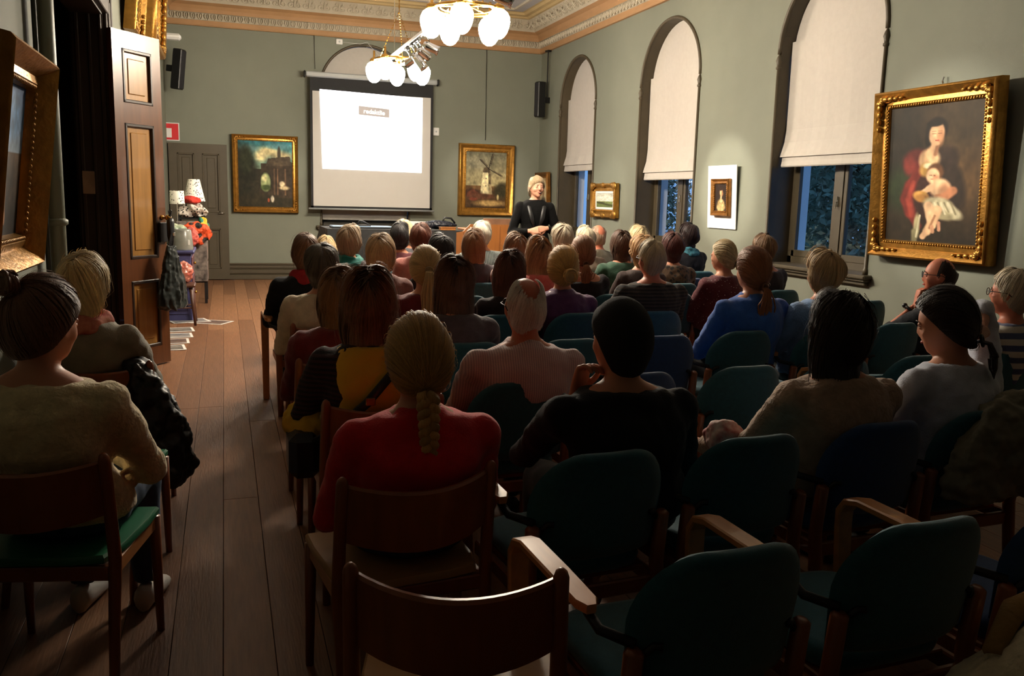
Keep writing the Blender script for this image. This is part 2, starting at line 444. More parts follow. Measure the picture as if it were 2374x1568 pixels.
blind((XR, 10.62), -math.pi/2, 1.60, SPR, 1.82, 'off white roman blind hanging lowest, between landscape and portrait on mount')
blind((XR, 7.38), -math.pi/2, 1.58, SPR, 1.925, 'largest off white roman blind, in window beside mother and child painting')
blind((2.40, YB), 0, 1.55, 3.28, 1.05, 'off white roman blind in the window behind the projection screen')

# ------------------------------------------------------------------ trees outside the windows
M_leaf = mat('dusky_tree_leaves', (150,172,150), .6, var=.25, scale=3)
M_bark = mat('tree_bark', (60,48,40), .9, var=.2)
def tree(label, loc, h, rx, n, seed):
    rd = random.Random(seed); t = thing('garden_tree', label, 'tree', loc, group='trees in the garden beyond the windows')
    mb = MB(); mb.tube([(0,0,0),(.05,.02,h*.3),(-.04,.05,h*.6),(.0,0,h*.9)], [.14,.11,.07,.02], 8)
    for k in range(9):
        a = rd.random()*6.28; z = h*(.18+.07*k); mb.tube([(0,0,z),(rx*.4*math.cos(a), rx*.4*math.sin(a), z+.3),(rx*.8*math.cos(a), rx*.8*math.sin(a), z+.45)], [.05,.03,.01], 5)
    obj('trunk', mb, M_bark, t)
    mb = MB()
    for k in range(n):
        z = rd.uniform(.12, 1.0)*h; rr = rx*math.sqrt(rd.random())*(.55+.45*math.sin(math.pi*min(1, z/h*.9+.05))); a = rd.random()*6.283
        p = Vector((rr*math.cos(a), rr*math.sin(a), z)); s = rd.uniform(.035, .075)
        d1 = Vector((rd.uniform(-1,1), rd.uniform(-1,1), rd.uniform(-1,1))).normalized(); d2 = d1.cross(Vector((rd.uniform(-1,1), rd.uniform(-1,1), rd.uniform(-1,1)))).normalized()
        mb.add([p-d1*s, p-d2*s*.5+d1*s*.1, p+d1*s*1.2, p+d2*s*.5+d1*s*.1], [(0,1,2,3)])
    me = MB.mesh(mb, 'foliage', fix=False); me.materials.append(M_leaf)
    o = link('foliage', me, t); o['kind'] = 'stuff'
tree('leafy dark tree filling the window beside the mother and child painting', (8.5, 9.6, -.6), 4.4, 1.15, 16000, 1)
tree('leafy tree farther out, seen between the casement bars', (9.6, 12.6, -.6), 4.6, 1.3, 16000, 2)
tree('small tree with sparse leaves outside the middle window', (8.0, 15.3, -.6), 3.4, .75, 5000, 3)
o = obj('garden_ground', MB().box(6.3, 30, -10, 40, -.7, -.6), mat('dusky_lawn', (50,66,48), .9, var=.2)); tag(o, 'dusky lawn outside the windows', 'lawn', kind='structure')

# ------------------------------------------------------------------ doors
def panel_door(parent, w, h, t, panels, M_fr, M_pn, M_md):
    """door leaf in local x 0..w, y -t/2..t/2; panels = list of (x0,x1,z0,z1)"""
    xs = sorted({0, w} | {p[0] for p in panels} | {p[1] for p in panels}); zs = sorted({0, h} | {p[2] for p in panels} | {p[3] for p in panels})
    mb = MB()
    for a, b in zip(xs[:-1], xs[1:]):
        z = 0
        blocks = sorted([(p[2], p[3]) for p in panels if p[0] <= a+1e-6 and p[1] >= b-1e-6])
        for z0, z1 in blocks + [(h, h)]:
            if z0 > z+1e-6: mb.box(a, b, -t/2, t/2, z, z0)
            z = z1
    obj('door_frame_boards', mb, M_fr, parent)
    for x0, x1, z0, z1 in panels:
        m_ = MB(); e = .028; th = t/2+.006
        for s in (-1, 1):
            m_.box(x0, x1, s*t*.2, s*th, z0, z0+e, .006); m_.box(x0, x1, s*t*.2, s*th, z1-e, z1, .006); m_.box(x0, x0+e, s*t*.2, s*th, z0, z1, .006); m_.box(x1-e, x1, s*t*.2, s*th, z0, z1, .006)
        p = MB(); p.box(x0, x1, -t*.15, t*.15, z0, z1); e2 = .065
        if x1-x0 > 2.6*e2: p.box(x0+e2, x1-e2, -t*.30, t*.30, z0+e2, z1-e2, .012)
        po = obj('door_panel', p, M_pn, parent); obj('panel_moulding', m_, M_md, po)

# tall open double-door leaf on the left wall
lw = 0.53; ang = math.atan2(8.08-7.66, -.5+.82)
d2 = link('door_2', None, None, (-.822, 7.665, 0.012), (0,0,ang)); tag(d2, 'tall varnished door leaf standing open on the left', kind='structure')
panel_door(d2, lw, 2.735, .048, [(.10,.43,2.18,2.60),(.10,.43,.92,2.02),(.10,.43,.16,.74)], M_dkdoor, M_ltpanel, M_moulding)
mb = MB(); mb.lathe([(0,0),(.022,.0),(.022,.01),(.01,.014),(.01,.05),(.026,.06),(.026,.085),(0,.095)], 14); ho = obj('door_knob', mb, M_brass, d2, True, (lw-.05, -.024, 1.26), (math.pi/2,0,0))
obj('lock_case', MB().box(lw-.10, lw-.005, -.05, -.024, 1.05, 1.22, .006), M_black, d2)
# casing and panelled jamb of the doorway
cs = MB()
M_casing = mat('dark_brown_casing', (58,44,30), .5, var=.12)
for a, b, z0, z1, dx in ((DY1, DY1+.04, 0, DZ+.02, .035),(DY1+.04, DY1+.11, 0, DZ+.10, .05),(DY1+.11, DY1+.15, 0, DZ+.15, .06),(DY0-.15, DY0-.02, 0, DZ+.12, .03),(DY0-.15, DY1+.15, DZ, DZ+.14, .045)):
    cs.box(XL, XL+dx, a, b, z0, z1, .006)
cs.box(XL-.22, XL+.002, DY1-.015, DY1+.01, 0, DZ); cs.box(XL-.22, XL+.002, DY0-.01, DY0+.015, 0, DZ); cs.box(XL-.22, XL+.002, DY0, DY1, DZ-.015, DZ+.01)
for a, b in ((XL-.20, XL-.17), (XL-.11, XL-.085), (XL-.03, XL-.005)): cs.box(a, b, DY1-.03, DY1-.014, 0, DZ, .006)
o = obj('trim_5', cs, M_casing); tag(o, 'dark wooden door casing on the left wall', kind='structure')
o = obj('switch_plate', MB().box(0,.008,-.045,.045,-.09,.09,.004), mat('aged_beige_plastic', (176,150,118), .5), None, loc=(XL-.2,DY1+.0,1.66), rot=(0,0,-math.pi/2)); o.location = (XL-.15, DY1-.03, 1.55)
tag(o, 'small beige plate on the dark door jamb', 'switch')
# back door
bdr = link('door_1', None, None, (XL+.02, YB-.05, 0.012), (0,0,0)); tag(bdr, 'olive brown panelled door in the back corner', kind='structure')
panel_door(bdr, .915, 2.255, .05, [(.13,.40,1.13,2.10),(.52,.79,1.13,2.10),(.13,.40,.18,.86),(.52,.79,.18,.86)], M_olive, M_olive, M_olive)
mb = MB(); mb.tube([(.85,-.025,1.12),(.85,-.07,1.12),(.76,-.075,1.12)], .009, 8); obj('door_handle', mb, M_chrome, bdr, True)
# vertical heating pipe by the left doorway
pp = thing('heating_pipe', 'grey green vertical pipe by the doorway, behind the big gilt frame', 'pipe', (XL+.07, 4.85, 0))
M_pipe = mat('grey_green_pipe_paint', (140,146,128), .45, var=.04)
mb = MB(); mb.tube([(0,0,.0),(0,0,ZC)], .042, 14); obj('pipe', mb, M_pipe, pp, True)
mb = MB(); mb.tube([(-.03,-.085,.0),(-.03,-.085,ZC)], .012, 10); obj('thin_pipe', mb, mat('dark_pipe', (52,58,52), .5), pp, True)
for z in (1.32, 1.0, .96): mb = MB(); mb.lathe([(.04,0),(.055,.01),(.055,.03),(.04,.04)], 14, (0,0,z)); obj('pipe_collar', mb, M_pipe, pp, True)
mb = MB(); mb.lathe([(.04,0),(.06,.02),(.06,.2),(.04,.22)], 14, (0,0,.86)); obj('pipe_sleeve', mb, M_pipe, pp, True)

# ------------------------------------------------------------------ painted pictures
class Paint:
    def __init__(s, w, h, base): s.w, s.h = w, h; s.a = np.ones((h, w, 3))*np.array(base); yy, xx = np.mgrid[0:h, 0:w]; s.x = (xx+.5)/w; s.y = (yy+.5)/h
    def mix(s, m, c): m = np.clip(m, 0, 1)[..., None]; s.a = s.a*(1-m) + np.array(c)*m; return s
    def blob(s, cx, cy, rx, ry, c, soft=.25, rot=0, k=1.0):
        asp = s.w/s.h; dx = (s.x-cx); dy = (s.y-cy)/asp; ca, sa = math.cos(rot), math.sin(rot)
        u = (dx*ca+dy*sa)/rx; v = (-dx*sa+dy*ca)/(ry/asp); d = np.sqrt(u*u+v*v)
        return s.mix(k*np.clip((1-d)/soft+.5, 0, 1), c)
    def grad(s, y0, y1, c0, c1):
        t = np.clip((s.y-y0)/(y1-y0), 0, 1)[..., None]; m = ((s.y >= y0) & (s.y <= y1))[..., None]
        s.a = np.where(m, np.array(c0)*(1-t)+np.array(c1)*t, s.a); return s
    def line(s, x0, y0, x1, y1, r, c, soft=.5, k=1.0):
        asp = s.w/s.h; d = np.array([x1-x0, (y1-y0)/asp]); L2 = d@d+1e-9
        t = np.clip(((s.x-x0)*d[0]+(s.y-y0)/asp*d[1])/L2, 0, 1); q = np.hypot(s.x-x0-t*d[0], (s.y-y0)/asp-t*d[1])/r
        return s.mix(k*np.clip((1-q)/soft+.5, 0, 1), c)
    def poly(s, pts, c, k=1.0):
        ins = np.zeros(s.x.shape, bool); n = len(pts)
        for i in range(n):
            x0, y0 = pts[i]; x1, y1 = pts[(i+1) % n]
            cnd = ((y0 > s.y) != (y1 > s.y)); xi = (x1-x0)*(s.y-y0)/((y1-y0) or 1e-9)+x0
            ins ^= cnd & (s.x < xi)
        return s.mix(ins*k, c)
    def noise(s, amp, n, seed):
        rg = np.random.RandomState(seed)
        for sc in (n, n*2, n*4):
            g = rg.rand(sc+2, sc+2); yi = s.y*sc; xi = s.x*sc; y0 = yi.astype(int); x0 = xi.astype(int); fy = yi-y0; fx = xi-x0
            v = g[y0, x0]*(1-fy)*(1-fx)+g[y0, x0+1]*(1-fy)*fx+g[y0+1, x0]*fy*(1-fx)+g[y0+1, x0+1]*fy*fx
            s.a *= (1+amp*(v-.5)*2)[..., None]
        return s
M_canvas = bpy.data.materials.new('oil_paint_on_canvas'); M_canvas.use_nodes = True
_nt = M_canvas.node_tree; _at = _nt.nodes.new('ShaderNodeAttribute'); _at.attribute_name = 'paint'
_nt.links.new(_at.outputs['Color'], _nt.nodes['Principled BSDF'].inputs['Base Color']); _nt.nodes['Principled BSDF'].inputs['Roughness'].default_value = .6; _nt.nodes['Principled BSDF'].inputs['Specular IOR Level'].default_value = .2
def canvas_mesh(p, w, h, y):
    H, W = p.h, p.w; V = []; 
    xs = np.linspace(-w/2, w/2, W); zs = np.linspace(h, 0, H)
    V = [(float(x), y, float(z)) for z in zs for x in xs]
    F = [(i*W+j, (i+1)*W+j, (i+1)*W+j+1, i*W+j+1) for i in range(H-1) for j in range(W-1)]
    me = bpy.data.meshes.new('canvas'); me.from_pydata(V, [], F)
    a = np.clip(p.a/255., 0, 1); lin = np.where(a <= .04045, a/12.92, ((a+.055)/1.055)**2.4).reshape(-1, 3)
    ca = me.color_attributes.new('paint', 'FLOAT_COLOR', 'POINT'); buf = np.ones((len(V), 4), np.float32); buf[:, :3] = lin
    ca.data.foreach_set('color', buf.ravel()); me.materials.append(M_canvas); return me
def frame_sweep(w, h, prof):
    """rectangular picture frame: prof = list of (inset outward from the opening edge d, y)"""
    mb = MB(); R = []
    for sx, sz in ((-1,0),(1,0),(1,1),(-1,1)):
        R.append([(sx*(w/2+d), y, (h+d) if sz else -d) for d, y in prof])
    R.append(R[0]); n = len(prof); V = [p for r in R[:4] for p in r]; F = []
    for i in range(4):
        for j in range(n): F.append((i*n+j, i*n+(j+1) % n, ((i+1) % 4)*n+(j+1) % n, ((i+1) % 4)*n+j))
    return mb.add(V, F)
def picture(label, loc, rotz, tilt, W, H, fw, fd, paint, mg=M_gold, corners=True, group='gilt framed paintings', wavy=False, name='framed_painting', liner=None, oval=False, mullion=0):
    """W,H outer size; loc = bottom centre, at the wall; faces local -Y"""
    t = thing(name, label, 'painting', loc, (tilt, 0, rotz), group)
    w, h = W-2*fw, H-2*fw
    sub = lambda nm, mb, mt, par=t, sm=False: obj(nm, mb, mt, par, sm, loc=(0,0,fw) if par is t else None)
    me = canvas_mesh(paint, w+.01, h+.01, -fd*.35); link('canvas', me, t, (0,0,fw-.005))
    pr = [(0,-fd*.38),(fw*.06,-fd*.55),(fw*.16,-fd*.5),(fw*.22,-fd*.58),(fw*.45,-fd*.52),(fw*.7,-fd*.85),(fw*.86,-fd),(fw*.97,-fd*.9),(fw,-fd*.6),(fw,-.002),(0,-.002)]
    f = sub('frame', frame_sweep(w, h, pr), mg); smoothby(f, 50)
    # bead row along the sight edge
    mb = MB(); st = max(.022, fw*.18)
    for sgn in (-1, 1):
        n = int(h/st)
        for i in range(n): mb.ell((sgn*(w/2+fw*.12), -fd*.56, (i+.5)*h/n), (st*.42,)*3, 6, 4)
    for zz in (-fw*.12, h+fw*.12):
        n = int(w/st)
        for i in range(n): mb.ell((-w/2+(i+.5)*w/n, -fd*.56, zz), (st*.42,)*3, 6, 4)
    sub('bead_moulding', mb, mg, sm=True)
    if corners:
        for sx in (-1, 1):
            for sz in (0, 1):
                mb = MB(); cx = sx*(w/2+fw*.55); cz = -fw*.55 if not sz else h+fw*.55; s2 = -1 if sz else 1
                for k in range(5):
                    a = math.pi*.25+(k-2)*.5; L = fw*.62
                    mb.ell((cx-sx*math.cos(a)*L*.35, -fd*.86, cz+s2*math.sin(a)*L*.35), (fw*.20, fd*.22, fw*.13), 8, 6, mtx=Matrix.Rotation(-a*(-sx*s2) if True else 0, 3, 'Y'))
                for k in (1, 2, 3, 4):
                    mb.ell((cx-sx*k*fw*.42, -fd*.82, cz), (fw*.27*(1-k*.10), fd*.2, fw*.19*(1-k*.13)), 8, 6)
                    mb.ell((cx, -fd*.82, cz+s2*k*fw*.42), (fw*.19*(1-k*.13), fd*.2, fw*.27*(1-k*.10)), 8, 6)
                sub('corner_ornament', mb, mg, sm=True)
    if wavy:
        mb = MB()
        for sx in (-1, 1):
            for sz in (0, 1): mb.ell((sx*(W/2-fw*.4), -fd*.8, -fw*.6 if not sz else h+fw*.6), (fw*.65, fd*.3, fw*.55), 10, 6)
        for zz in (-fw*.75, h+fw*.75):
            for q in (-.5, 0, .5): mb.ell((q*w, -fd*.8, zz), (fw*.7, fd*.25, fw*.35), 10, 6)
        sub('carved_shell', mb, mg, sm=True)
    if liner: sub('white_liner', shift_liner(w, h, fd), liner)
    return t
def shift_liner(w, h, fd):
    mb = MB(); e = .035
    for a in ((-w/2, w/2, 0, e), (-w/2, w/2, h-e, h), (-w/2, -w/2+e, 0, h), (w/2-e, w/2, 0, h)): mb.box(a[0], a[1], -fd*.44, -fd*.36, a[2], a[3], .004)
    return mb

# landscape with ruined arch (back wall, left)
p = Paint(96, 116, (46,40,28)); p.grad(0, .42, (52,118,128), (120,140,116))
for cx, cy, rx, ry, c in ((.55,.16,.22,.07,(205,190,140)),(.8,.22,.18,.06,(186,170,128)),(.42,.24,.12,.07,(214,200,150)),(.2,.12,.16,.05,(110,150,150)),(.75,.08,.2,.04,(90,140,146))): p.blob(cx, cy, rx, ry, c, .9)
p.blob(.05,.5,.3,.42,(34,32,22),.5); p.blob(.15,.3,.12,.2,(40,44,28),.5)
p.poly([(.42,.34),(.95,.30),(1,.32),(1,.85),(.38,.85)], (58,46,34)); p.blob(.75,.2,.03,.12,(60,52,40),.4); p.poly([(.55,.26),(.95,.22),(.97,.36),(.5,.38)], (70,58,44))
p.blob(.5,.62,.11,.16,(30,26,18),.2); p.blob(.5,.62,.09,.14,(150,160,110),.3); p.blob(.48,.56,.05,.05,(214,206,150),.7); p.blob(.5,.7,.09,.04,(70,84,44),.5)
for x_ in (.66,.72,.86): p.line(x_,.42,x_,.8,.012,(110,82,60),.6)
p.blob(.8,.64,.05,.04,(206,186,150),.5); p.blob(.84,.70,.09,.03,(190,170,130),.6); p.blob(.3,.9,.5,.1,(44,38,24),.6); p.blob(.62,.87,.03,.05,(190,180,160),.5); p.blob(.55,.89,.02,.03,(170,80,50),.5); p.noise(.16, 9, 1)
picture('gilt framed landscape with a ruined stone arch, beside the olive door', (.685, YB-.005, 1.155), 0, .02, 1.085, 1.30, .10, .09, p)
# windmill (back wall, right)
p = Paint(88, 120, (150,138,100)); p.grad(0, .6, (112,108,88), (158,146,108)); p.grad(.6, 1, (104,76,46), (60,42,26)); p.blob(.25,.2,.3,.1,(140,134,110),.9); p.blob(.8,.5,.3,.1,(172,158,116),.9)
p.poly([(.42,.36),(.60,.36),(.66,.76),(.36,.76)], (214,200,156)); p.poly([(.55,.36),(.60,.36),(.66,.76),(.57,.76)], (150,132,98)); p.poly([(.41,.37),(.44,.29),(.51,.26),(.58,.29),(.61,.37)], (88,74,56)); p.blob(.5,.47,.012,.012,(80,66,50),.3); p.blob(.5,.6,.012,.014,(80,66,50),.3)
for x1, y1 in ((.64,.04),(.34,.14),(.86,.42),(.58,.56)): p.line(.56,.30,x1,y1,.009,(44,36,28),.5); p.line(.56+(x1-.56)*.35+.03,.30+(y1-.30)*.35,x1+.03,y1,.018,(70,58,44),.8,.6)
p.blob(.15,.74,.25,.08,(70,46,34),.4); p.poly([(.05,.72),(.18,.66),(.32,.72),(.32,.80),(.05,.80)], (92,52,36)); p.blob(.42,.79,.3,.05,(92,58,40),.5); p.blob(.88,.68,.18,.14,(58,52,34),.6); p.blob(.6,.91,.35,.05,(172,140,88),.8); p.blob(.2,.84,.1,.03,(120,60,42),.5); p.blob(.8,.80,.025,.05,(190,170,120),.4); p.noise(.14, 9, 2)
picture('gilt framed painting of a windmill, between screen and lecturer', (4.61, YB-.005, 1.18), 0, .02, 1.06, 1.30, .145, .10, p, corners=False)
# small wavy framed field landscape on the right wall
p = Paint(70, 84, (180,182,168)); p.grad(0, .55, (150,152,140), (214,214,196)); p.grad(.55, 1, (120,132,84), (84,96,48)); p.blob(.4,.2,.4,.08,(196,196,180),.8); p.blob(.6,.35,.4,.08,(226,224,208),.8); p.line(0,.6,1,.78,.05,(70,72,44),.9); p.blob(.3,.62,.2,.03,(60,60,40),.6); p.noise(.1, 8, 3)
picture('small cloudy field landscape in a scalloped gilt frame between two windows', (XR-.01, 12.42, 1.26), -math.pi/2, .03, .92, .52, .12, .08, p, corners=False, wavy=True, liner=M_white)
# portrait on a white mount board
p = Paint(54, 84, (38,24,16)); p.blob(.5,.8,.32,.24,(150,128,84),.4); p.blob(.5,.86,.3,.12,(176,152,104),.6); p.blob(.5,.5,.07,.2,(196,160,116),.5); p.blob(.5,.30,.17,.14,(58,32,18),.4); p.blob(.52,.34,.12,.12,(214,176,128),.35); p.blob(.6,.36,.06,.1,(150,104,70),.7); p.blob(.48,.21,.13,.05,(46,26,16),.4); p.blob(.52,.62,.12,.06,(206,174,126),.6); p.noise(.14, 8, 4)
mtb = thing('mount_board', 'tilted white mount board on the right wall, behind the small portrait', 'board', (XR-.012, 9.08, 1.225), (.05, 0, -math.pi/2))
obj('board', MB().box(-.31, .31, -.012, 0, 0, .74, .002), mat('bright_white_board', (244,243,240), .6, var=.01), mtb)
for zz in (.1, .64): obj('wall_spacer', MB().box(-.03, .03, 0, .01, zz-.03, zz+.03, .002), M_white, mtb)
picture('small dark portrait of a woman, hung on the white mount board', (XR-.04, 9.05, 1.375), -math.pi/2, .05, .38, .435, .06, .05, p, M_golddk, corners=False)
# mother and child
p = Paint(120, 180, (38,30,20)); p.blob(.9,.35,.42,.42,(84,62,38),.95); p.blob(.8,.15,.35,.2,(58,46,30),.9); p.blob(.1,.3,.25,.3,(34,29,21),.8); p.blob(.17,.6,.17,.16,(34,44,24),.8)
def seq(pts, c, soft=.5, k=1.0):
    for q0, q1 in zip(pts[:-1], pts[1:]): p.line(q0[0], q0[1], q1[0], q1[1], q0[2], c, soft, k)
p.blob(.50,.60,.24,.26,(52,30,24),.35); p.blob(.70,.56,.12,.20,(40,30,24),.4,-.3)
p.blob(.62,.40,.13,.10,(44,32,26),.4,.5)
p.blob(.31,.40,.145,.085,(86,30,26),.35,-.45); p.blob(.25,.44,.07,.07,(102,38,32),.6)
seq([(.36,.46,.05),(.27,.58,.07),(.23,.68,.065),(.28,.78,.045),(.37,.88,.03)], (100,34,28), .5); seq([(.30,.56,.025),(.25,.68,.03),(.30,.80,.02)], (134,54,42), .9)
p.blob(.46,.395,.105,.075,(206,172,130),.45); p.blob(.40,.40,.05,.06,(176,140,104),.7); seq([(.50,.27,.05),(.47,.36,.055)], (200,158,120), .4); p.line(.54,.29,.52,.36,.02,(140,98,72),.9)
p.blob(.52,.185,.115,.088,(26,19,15),.22); p.blob(.44,.24,.04,.07,(28,20,16),.4); p.blob(.52,.215,.078,.082,(206,164,126),.22,.12); p.blob(.565,.235,.035,.06,(164,118,86),.8); p.blob(.50,.142,.085,.022,(24,18,14),.4)
for ex in (.492,.556): p.line(ex-.016,.213,ex+.016,.213,.005,(100,68,50),.9,.8); p.line(ex-.02,.198,ex+.02,.199,.004,(130,92,68),.9,.7)
p.line(.527,.215,.532,.243,.007,(180,130,96),.8); p.line(.515,.263,.545,.263,.007,(158,64,54),.6); p.blob(.525,.285,.03,.012,(206,164,126),.8)
p.blob(.43,.47,.075,.05,(168,128,66),.5); p.blob(.45,.44,.05,.02,(220,206,170),.6)
p.blob(.53,.485,.088,.062,(96,62,38),.3); p.blob(.505,.512,.070,.055,(218,176,138),.28); p.blob(.535,.528,.03,.03,(186,130,98),.9); p.line(.475,.508,.495,.510,.005,(110,70,52),.6); p.line(.515,.511,.530,.511,.005,(110,70,52),.6); p.line(.49,.535,.508,.537,.005,(160,70,60),.6)
p.blob(.585,.60,.115,.068,(212,172,134),.32,.35); p.blob(.64,.62,.06,.05,(170,122,90),.8); seq([(.545,.575,.034),(.47,.605,.028),(.405,.635,.022)], (216,174,136), .4)
p.blob(.385,.655,.085,.035,(186,138,70),.4,.15); p.blob(.40,.675,.075,.03,(160,112,56),.5,.1); seq([(.56,.665,.03),(.66,.655,.045),(.72,.62,.04)], (178,118,84), .5)
p.blob(.58,.725,.16,.06,(186,176,142),.35,.2); p.blob(.70,.765,.14,.045,(198,188,154),.4,.5); p.blob(.62,.79,.12,.035,(150,140,108),.5,.3)
for q in range(8): p.line(.47+q*.034,.705,.51+q*.036,.775+.01*math.sin(q*2),.009,(120,110,82) if q % 2 else (216,208,178),.9,.75)
seq([(.475,.73,.05),(.50,.80,.046),(.525,.87,.034)], (216,176,138), .35); seq([(.57,.76,.052),(.53,.84,.046),(.475,.915,.032),(.43,.955,.022)], (208,166,128), .35); p.line(.55,.80,.50,.89,.012,(150,106,78),.9); p.line(.525,.88,.535,.915,.02,(190,140,106),.4); p.line(.595,.85,.60,.90,.018,(186,134,104),.5)
p.blob(.36,.88,.035,.09,(166,156,118),.5); p.line(.335,.92,.34,1,.03,(130,122,90),.7); p.line(.39,.80,.36,.96,.01,(206,196,160),.9)
p.noise(.12, 9, 5)
picture('large gilt framed painting of a mother holding a small child', (XR-.012, 5.80, 1.10), -math.pi/2, .055, 1.30, 1.42, .15, .12, p)
hk = thing('picture_hook', 'tiny bright hook above the mother and child painting', 'hook', (XR-.02, 5.85, 2.56)); mb = MB(); mb.tube([(0,0,.03),(-.012,0,.03),(-.02,0,0),(-.012,0,-.02)], .006, 8); obj('hook_wire', mb, M_chrome, hk)
# oval picture in the far right corner
p = Paint(50, 74, (170,140,96)); p.blob(.5,.5,.42,.44,(206,188,150),.15); p.blob(.5,.42,.14,.14,(150,120,92),.4); p.blob(.5,.75,.28,.18,(90,80,70),.5); p.noise(.08, 8, 6)
picture('gilt framed oval picture in the far corner behind the lecturer', (XR-.012, 15.14, 1.20), -math.pi/2, .05, .62, .80, .10, .08, p, M_golddk, corners=False)
# big leaning gilt painting on the left wall
p = Paint(80, 110, (70,60,44)); p.grad(0, .45, (46,84,140), (150,170,190)); p.grad(.45, 1, (90,66,44), (24,22,22)); p.blob(.4,.5,.15,.12,(214,186,140),.5); p.blob(.3,.65,.2,.15,(30,36,46),.5); p.line(.55,.45,.6,.9,.03,(190,130,80),.5); p.blob(.5,.2,.4,.15,(90,140,190),.8); p.blob(.35,.36,.2,.05,(220,224,226),.8); p.noise(.14, 8, 7)
picture('big leaning gilt framed painting with blue sky at the left edge', (XL+.03, 3.55, 1.215), math.pi/2, .123, .80, .80, .125, .14, p, corners=False)
# two gilt frames hung high on the left wall above the open door
p = Paint(40, 50, (60,50,40)); p.grad(0, .5, (120,126,120), (70,66,50)); p.noise(.15, 6, 8)
picture('gilt framed picture hung high beyond the open door, nearer one', (XL+.02, 9.55, 2.98), math.pi/2, .10, .95, 1.05, .13, .11, p)
p = Paint(40, 50, (50,46,44)); p.grad(0, .5, (96,90,76), (40,36,30)); p.blob(.5,.4,.16,.2,(170,130,100),.4); p.noise(.15, 6, 9)
picture('gilt framed picture hung high beyond the open door, farther one', (XL+.02, 12.0, 3.22), math.pi/2, .06, 1.7, .90, .22, .16, p)

# ------------------------------------------------------------------ projection screen
sc = thing('projection_screen', 'pull-down projection screen showing a bright white slide', 'screen', (2.48, 15.33, 1.235))
M_scr = mat('matt_screen_fabric', (196,193,188), .9, var=.01); M_scrblk = mat('black_screen_border', (14,14,18), .7)
M_alu = mat('light_grey_screen_case', (160,164,164), .4, var=.03)
obj('fabric', MB().box(-1.02, 1.02, .0, .004, .05, 1.98), M_scr, sc)
mb = MB(); mb.box(-1.06, 1.06, -.002, .003, 1.98, 2.22); mb.box(-1.06, -1.02, -.002, .003, .03, 1.98); mb.box(1.02, 1.06, -.002, .003, .03, 1.98); mb.box(-1.06, 1.06, -.002, .003, .02, .06); obj('black_border', mb, M_scrblk, sc)
mb = MB(); mb.box(-1.13, 1.13, -.05, .06, 2.20, 2.29, .02); obj('case', mb, M_alu, sc)
for x_ in (-.9, .9): obj('wall_bracket', MB().box(x_-.02, x_+.02, .05, .272, 2.22, 2.26, .004), M_black, sc)
for s in (-1, 1): mb = MB(); mb.box(s*1.13, s*1.16, -.055, .065, 2.19, 2.30, .012); obj('case_end_cap', mb, M_black, sc)
mb = MB(); mb.tube([(-1.10,0,.01),(1.10,0,.01)], .016, 10); obj('bottom_bar', mb, M_alu, sc, True)
M_slide = emit_mat('projected_light', (250,250,255), SLIDE_E)
mb = MB(); sl = [(-.90, 2.03-.02), (.87, 1.985-.02), (.865, .68), (-.862, .695)]; mb.prism([(x, z) for x, z in sl], -.0055, -.001)
obj('slide', mb, M_slide, sc)
M_tb = emit_mat('slide_caption_box', (150,142,138), .11); M_tt = emit_mat('slide_caption_letters', (255,253,238), .25)
mb = MB(); mb.prism([(-.245, 1.775), (.285, 1.745), (.285, 1.60), (-.245, 1.625)], -.0075, -.0056); obj('caption_box', mb, M_tb, sc)
tc = bpy.data.curves.new('caption', 'FONT'); tc.body = 'redaktlie'; tc.size = .105; tc.align_x = 'CENTER'; tc.extrude = .0008; tc.offset = .002
to = bpy.data.objects.new('tmp_caption', tc); C.objects.link(to)
dg = bpy.context.evaluated_depsgraph_get(); me = bpy.data.meshes.new_from_object(to.evaluated_get(dg)); bpy.data.objects.remove(to)
me.materials.clear(); me.materials.append(M_tt); link('caption_text', me, sc, (.02, -.0085, 1.648), (math.pi/2, math.radians(3.0), 0))
# picture wires, cables, small wall boxes
def wire(label, pts, r=.004, mt=None, name='hanging_wire', cat='wire'):
    mb = MB(); q = Vector(pts[0]); mb.tube([Vector(a)-q for a in pts], r, 5); o = obj(name, mb, mt or M_black, None, True, q); tag(o, label, cat); return o
wire('thin hanging wire above the left end of the screen', [(1.52,15.56,4.15),(1.53,15.56,3.6)])
wire('thin hanging wire above the windmill painting', [(4.58,15.585,4.15),(4.58,15.56,2.55)], .005)
wire('looped white cable on the wall above the arched back window', [(1.97,15.59,4.08),(2.3,15.58,4.07),(2.42,15.57,4.11),(2.5,15.57,4.05),(2.4,15.57,4.02),(2.44,15.57,4.08),(2.62,15.56,3.9),(2.7,15.5,3.6)], .004, M_white, 'cable', 'cable')
for (x_, z_, lb) in ((1.945, 4.08, 'small white junction box high on the back wall'), (3.66, 2.66, 'small white wall box right of the screen')):
    t = thing('wall_box', lb, 'switch box', (x_, YB-.002, z_)); w_ = .055; h_ = .045 if z_ > 3 else .07
    obj('cover', MB().box(-w_, w_, -.04, 0, -h_, h_, .008), M_white, t); obj('grey_knob', MB().box(-.015, .015, -.046, -.039, -.015, .015, .003), M_alu, t)

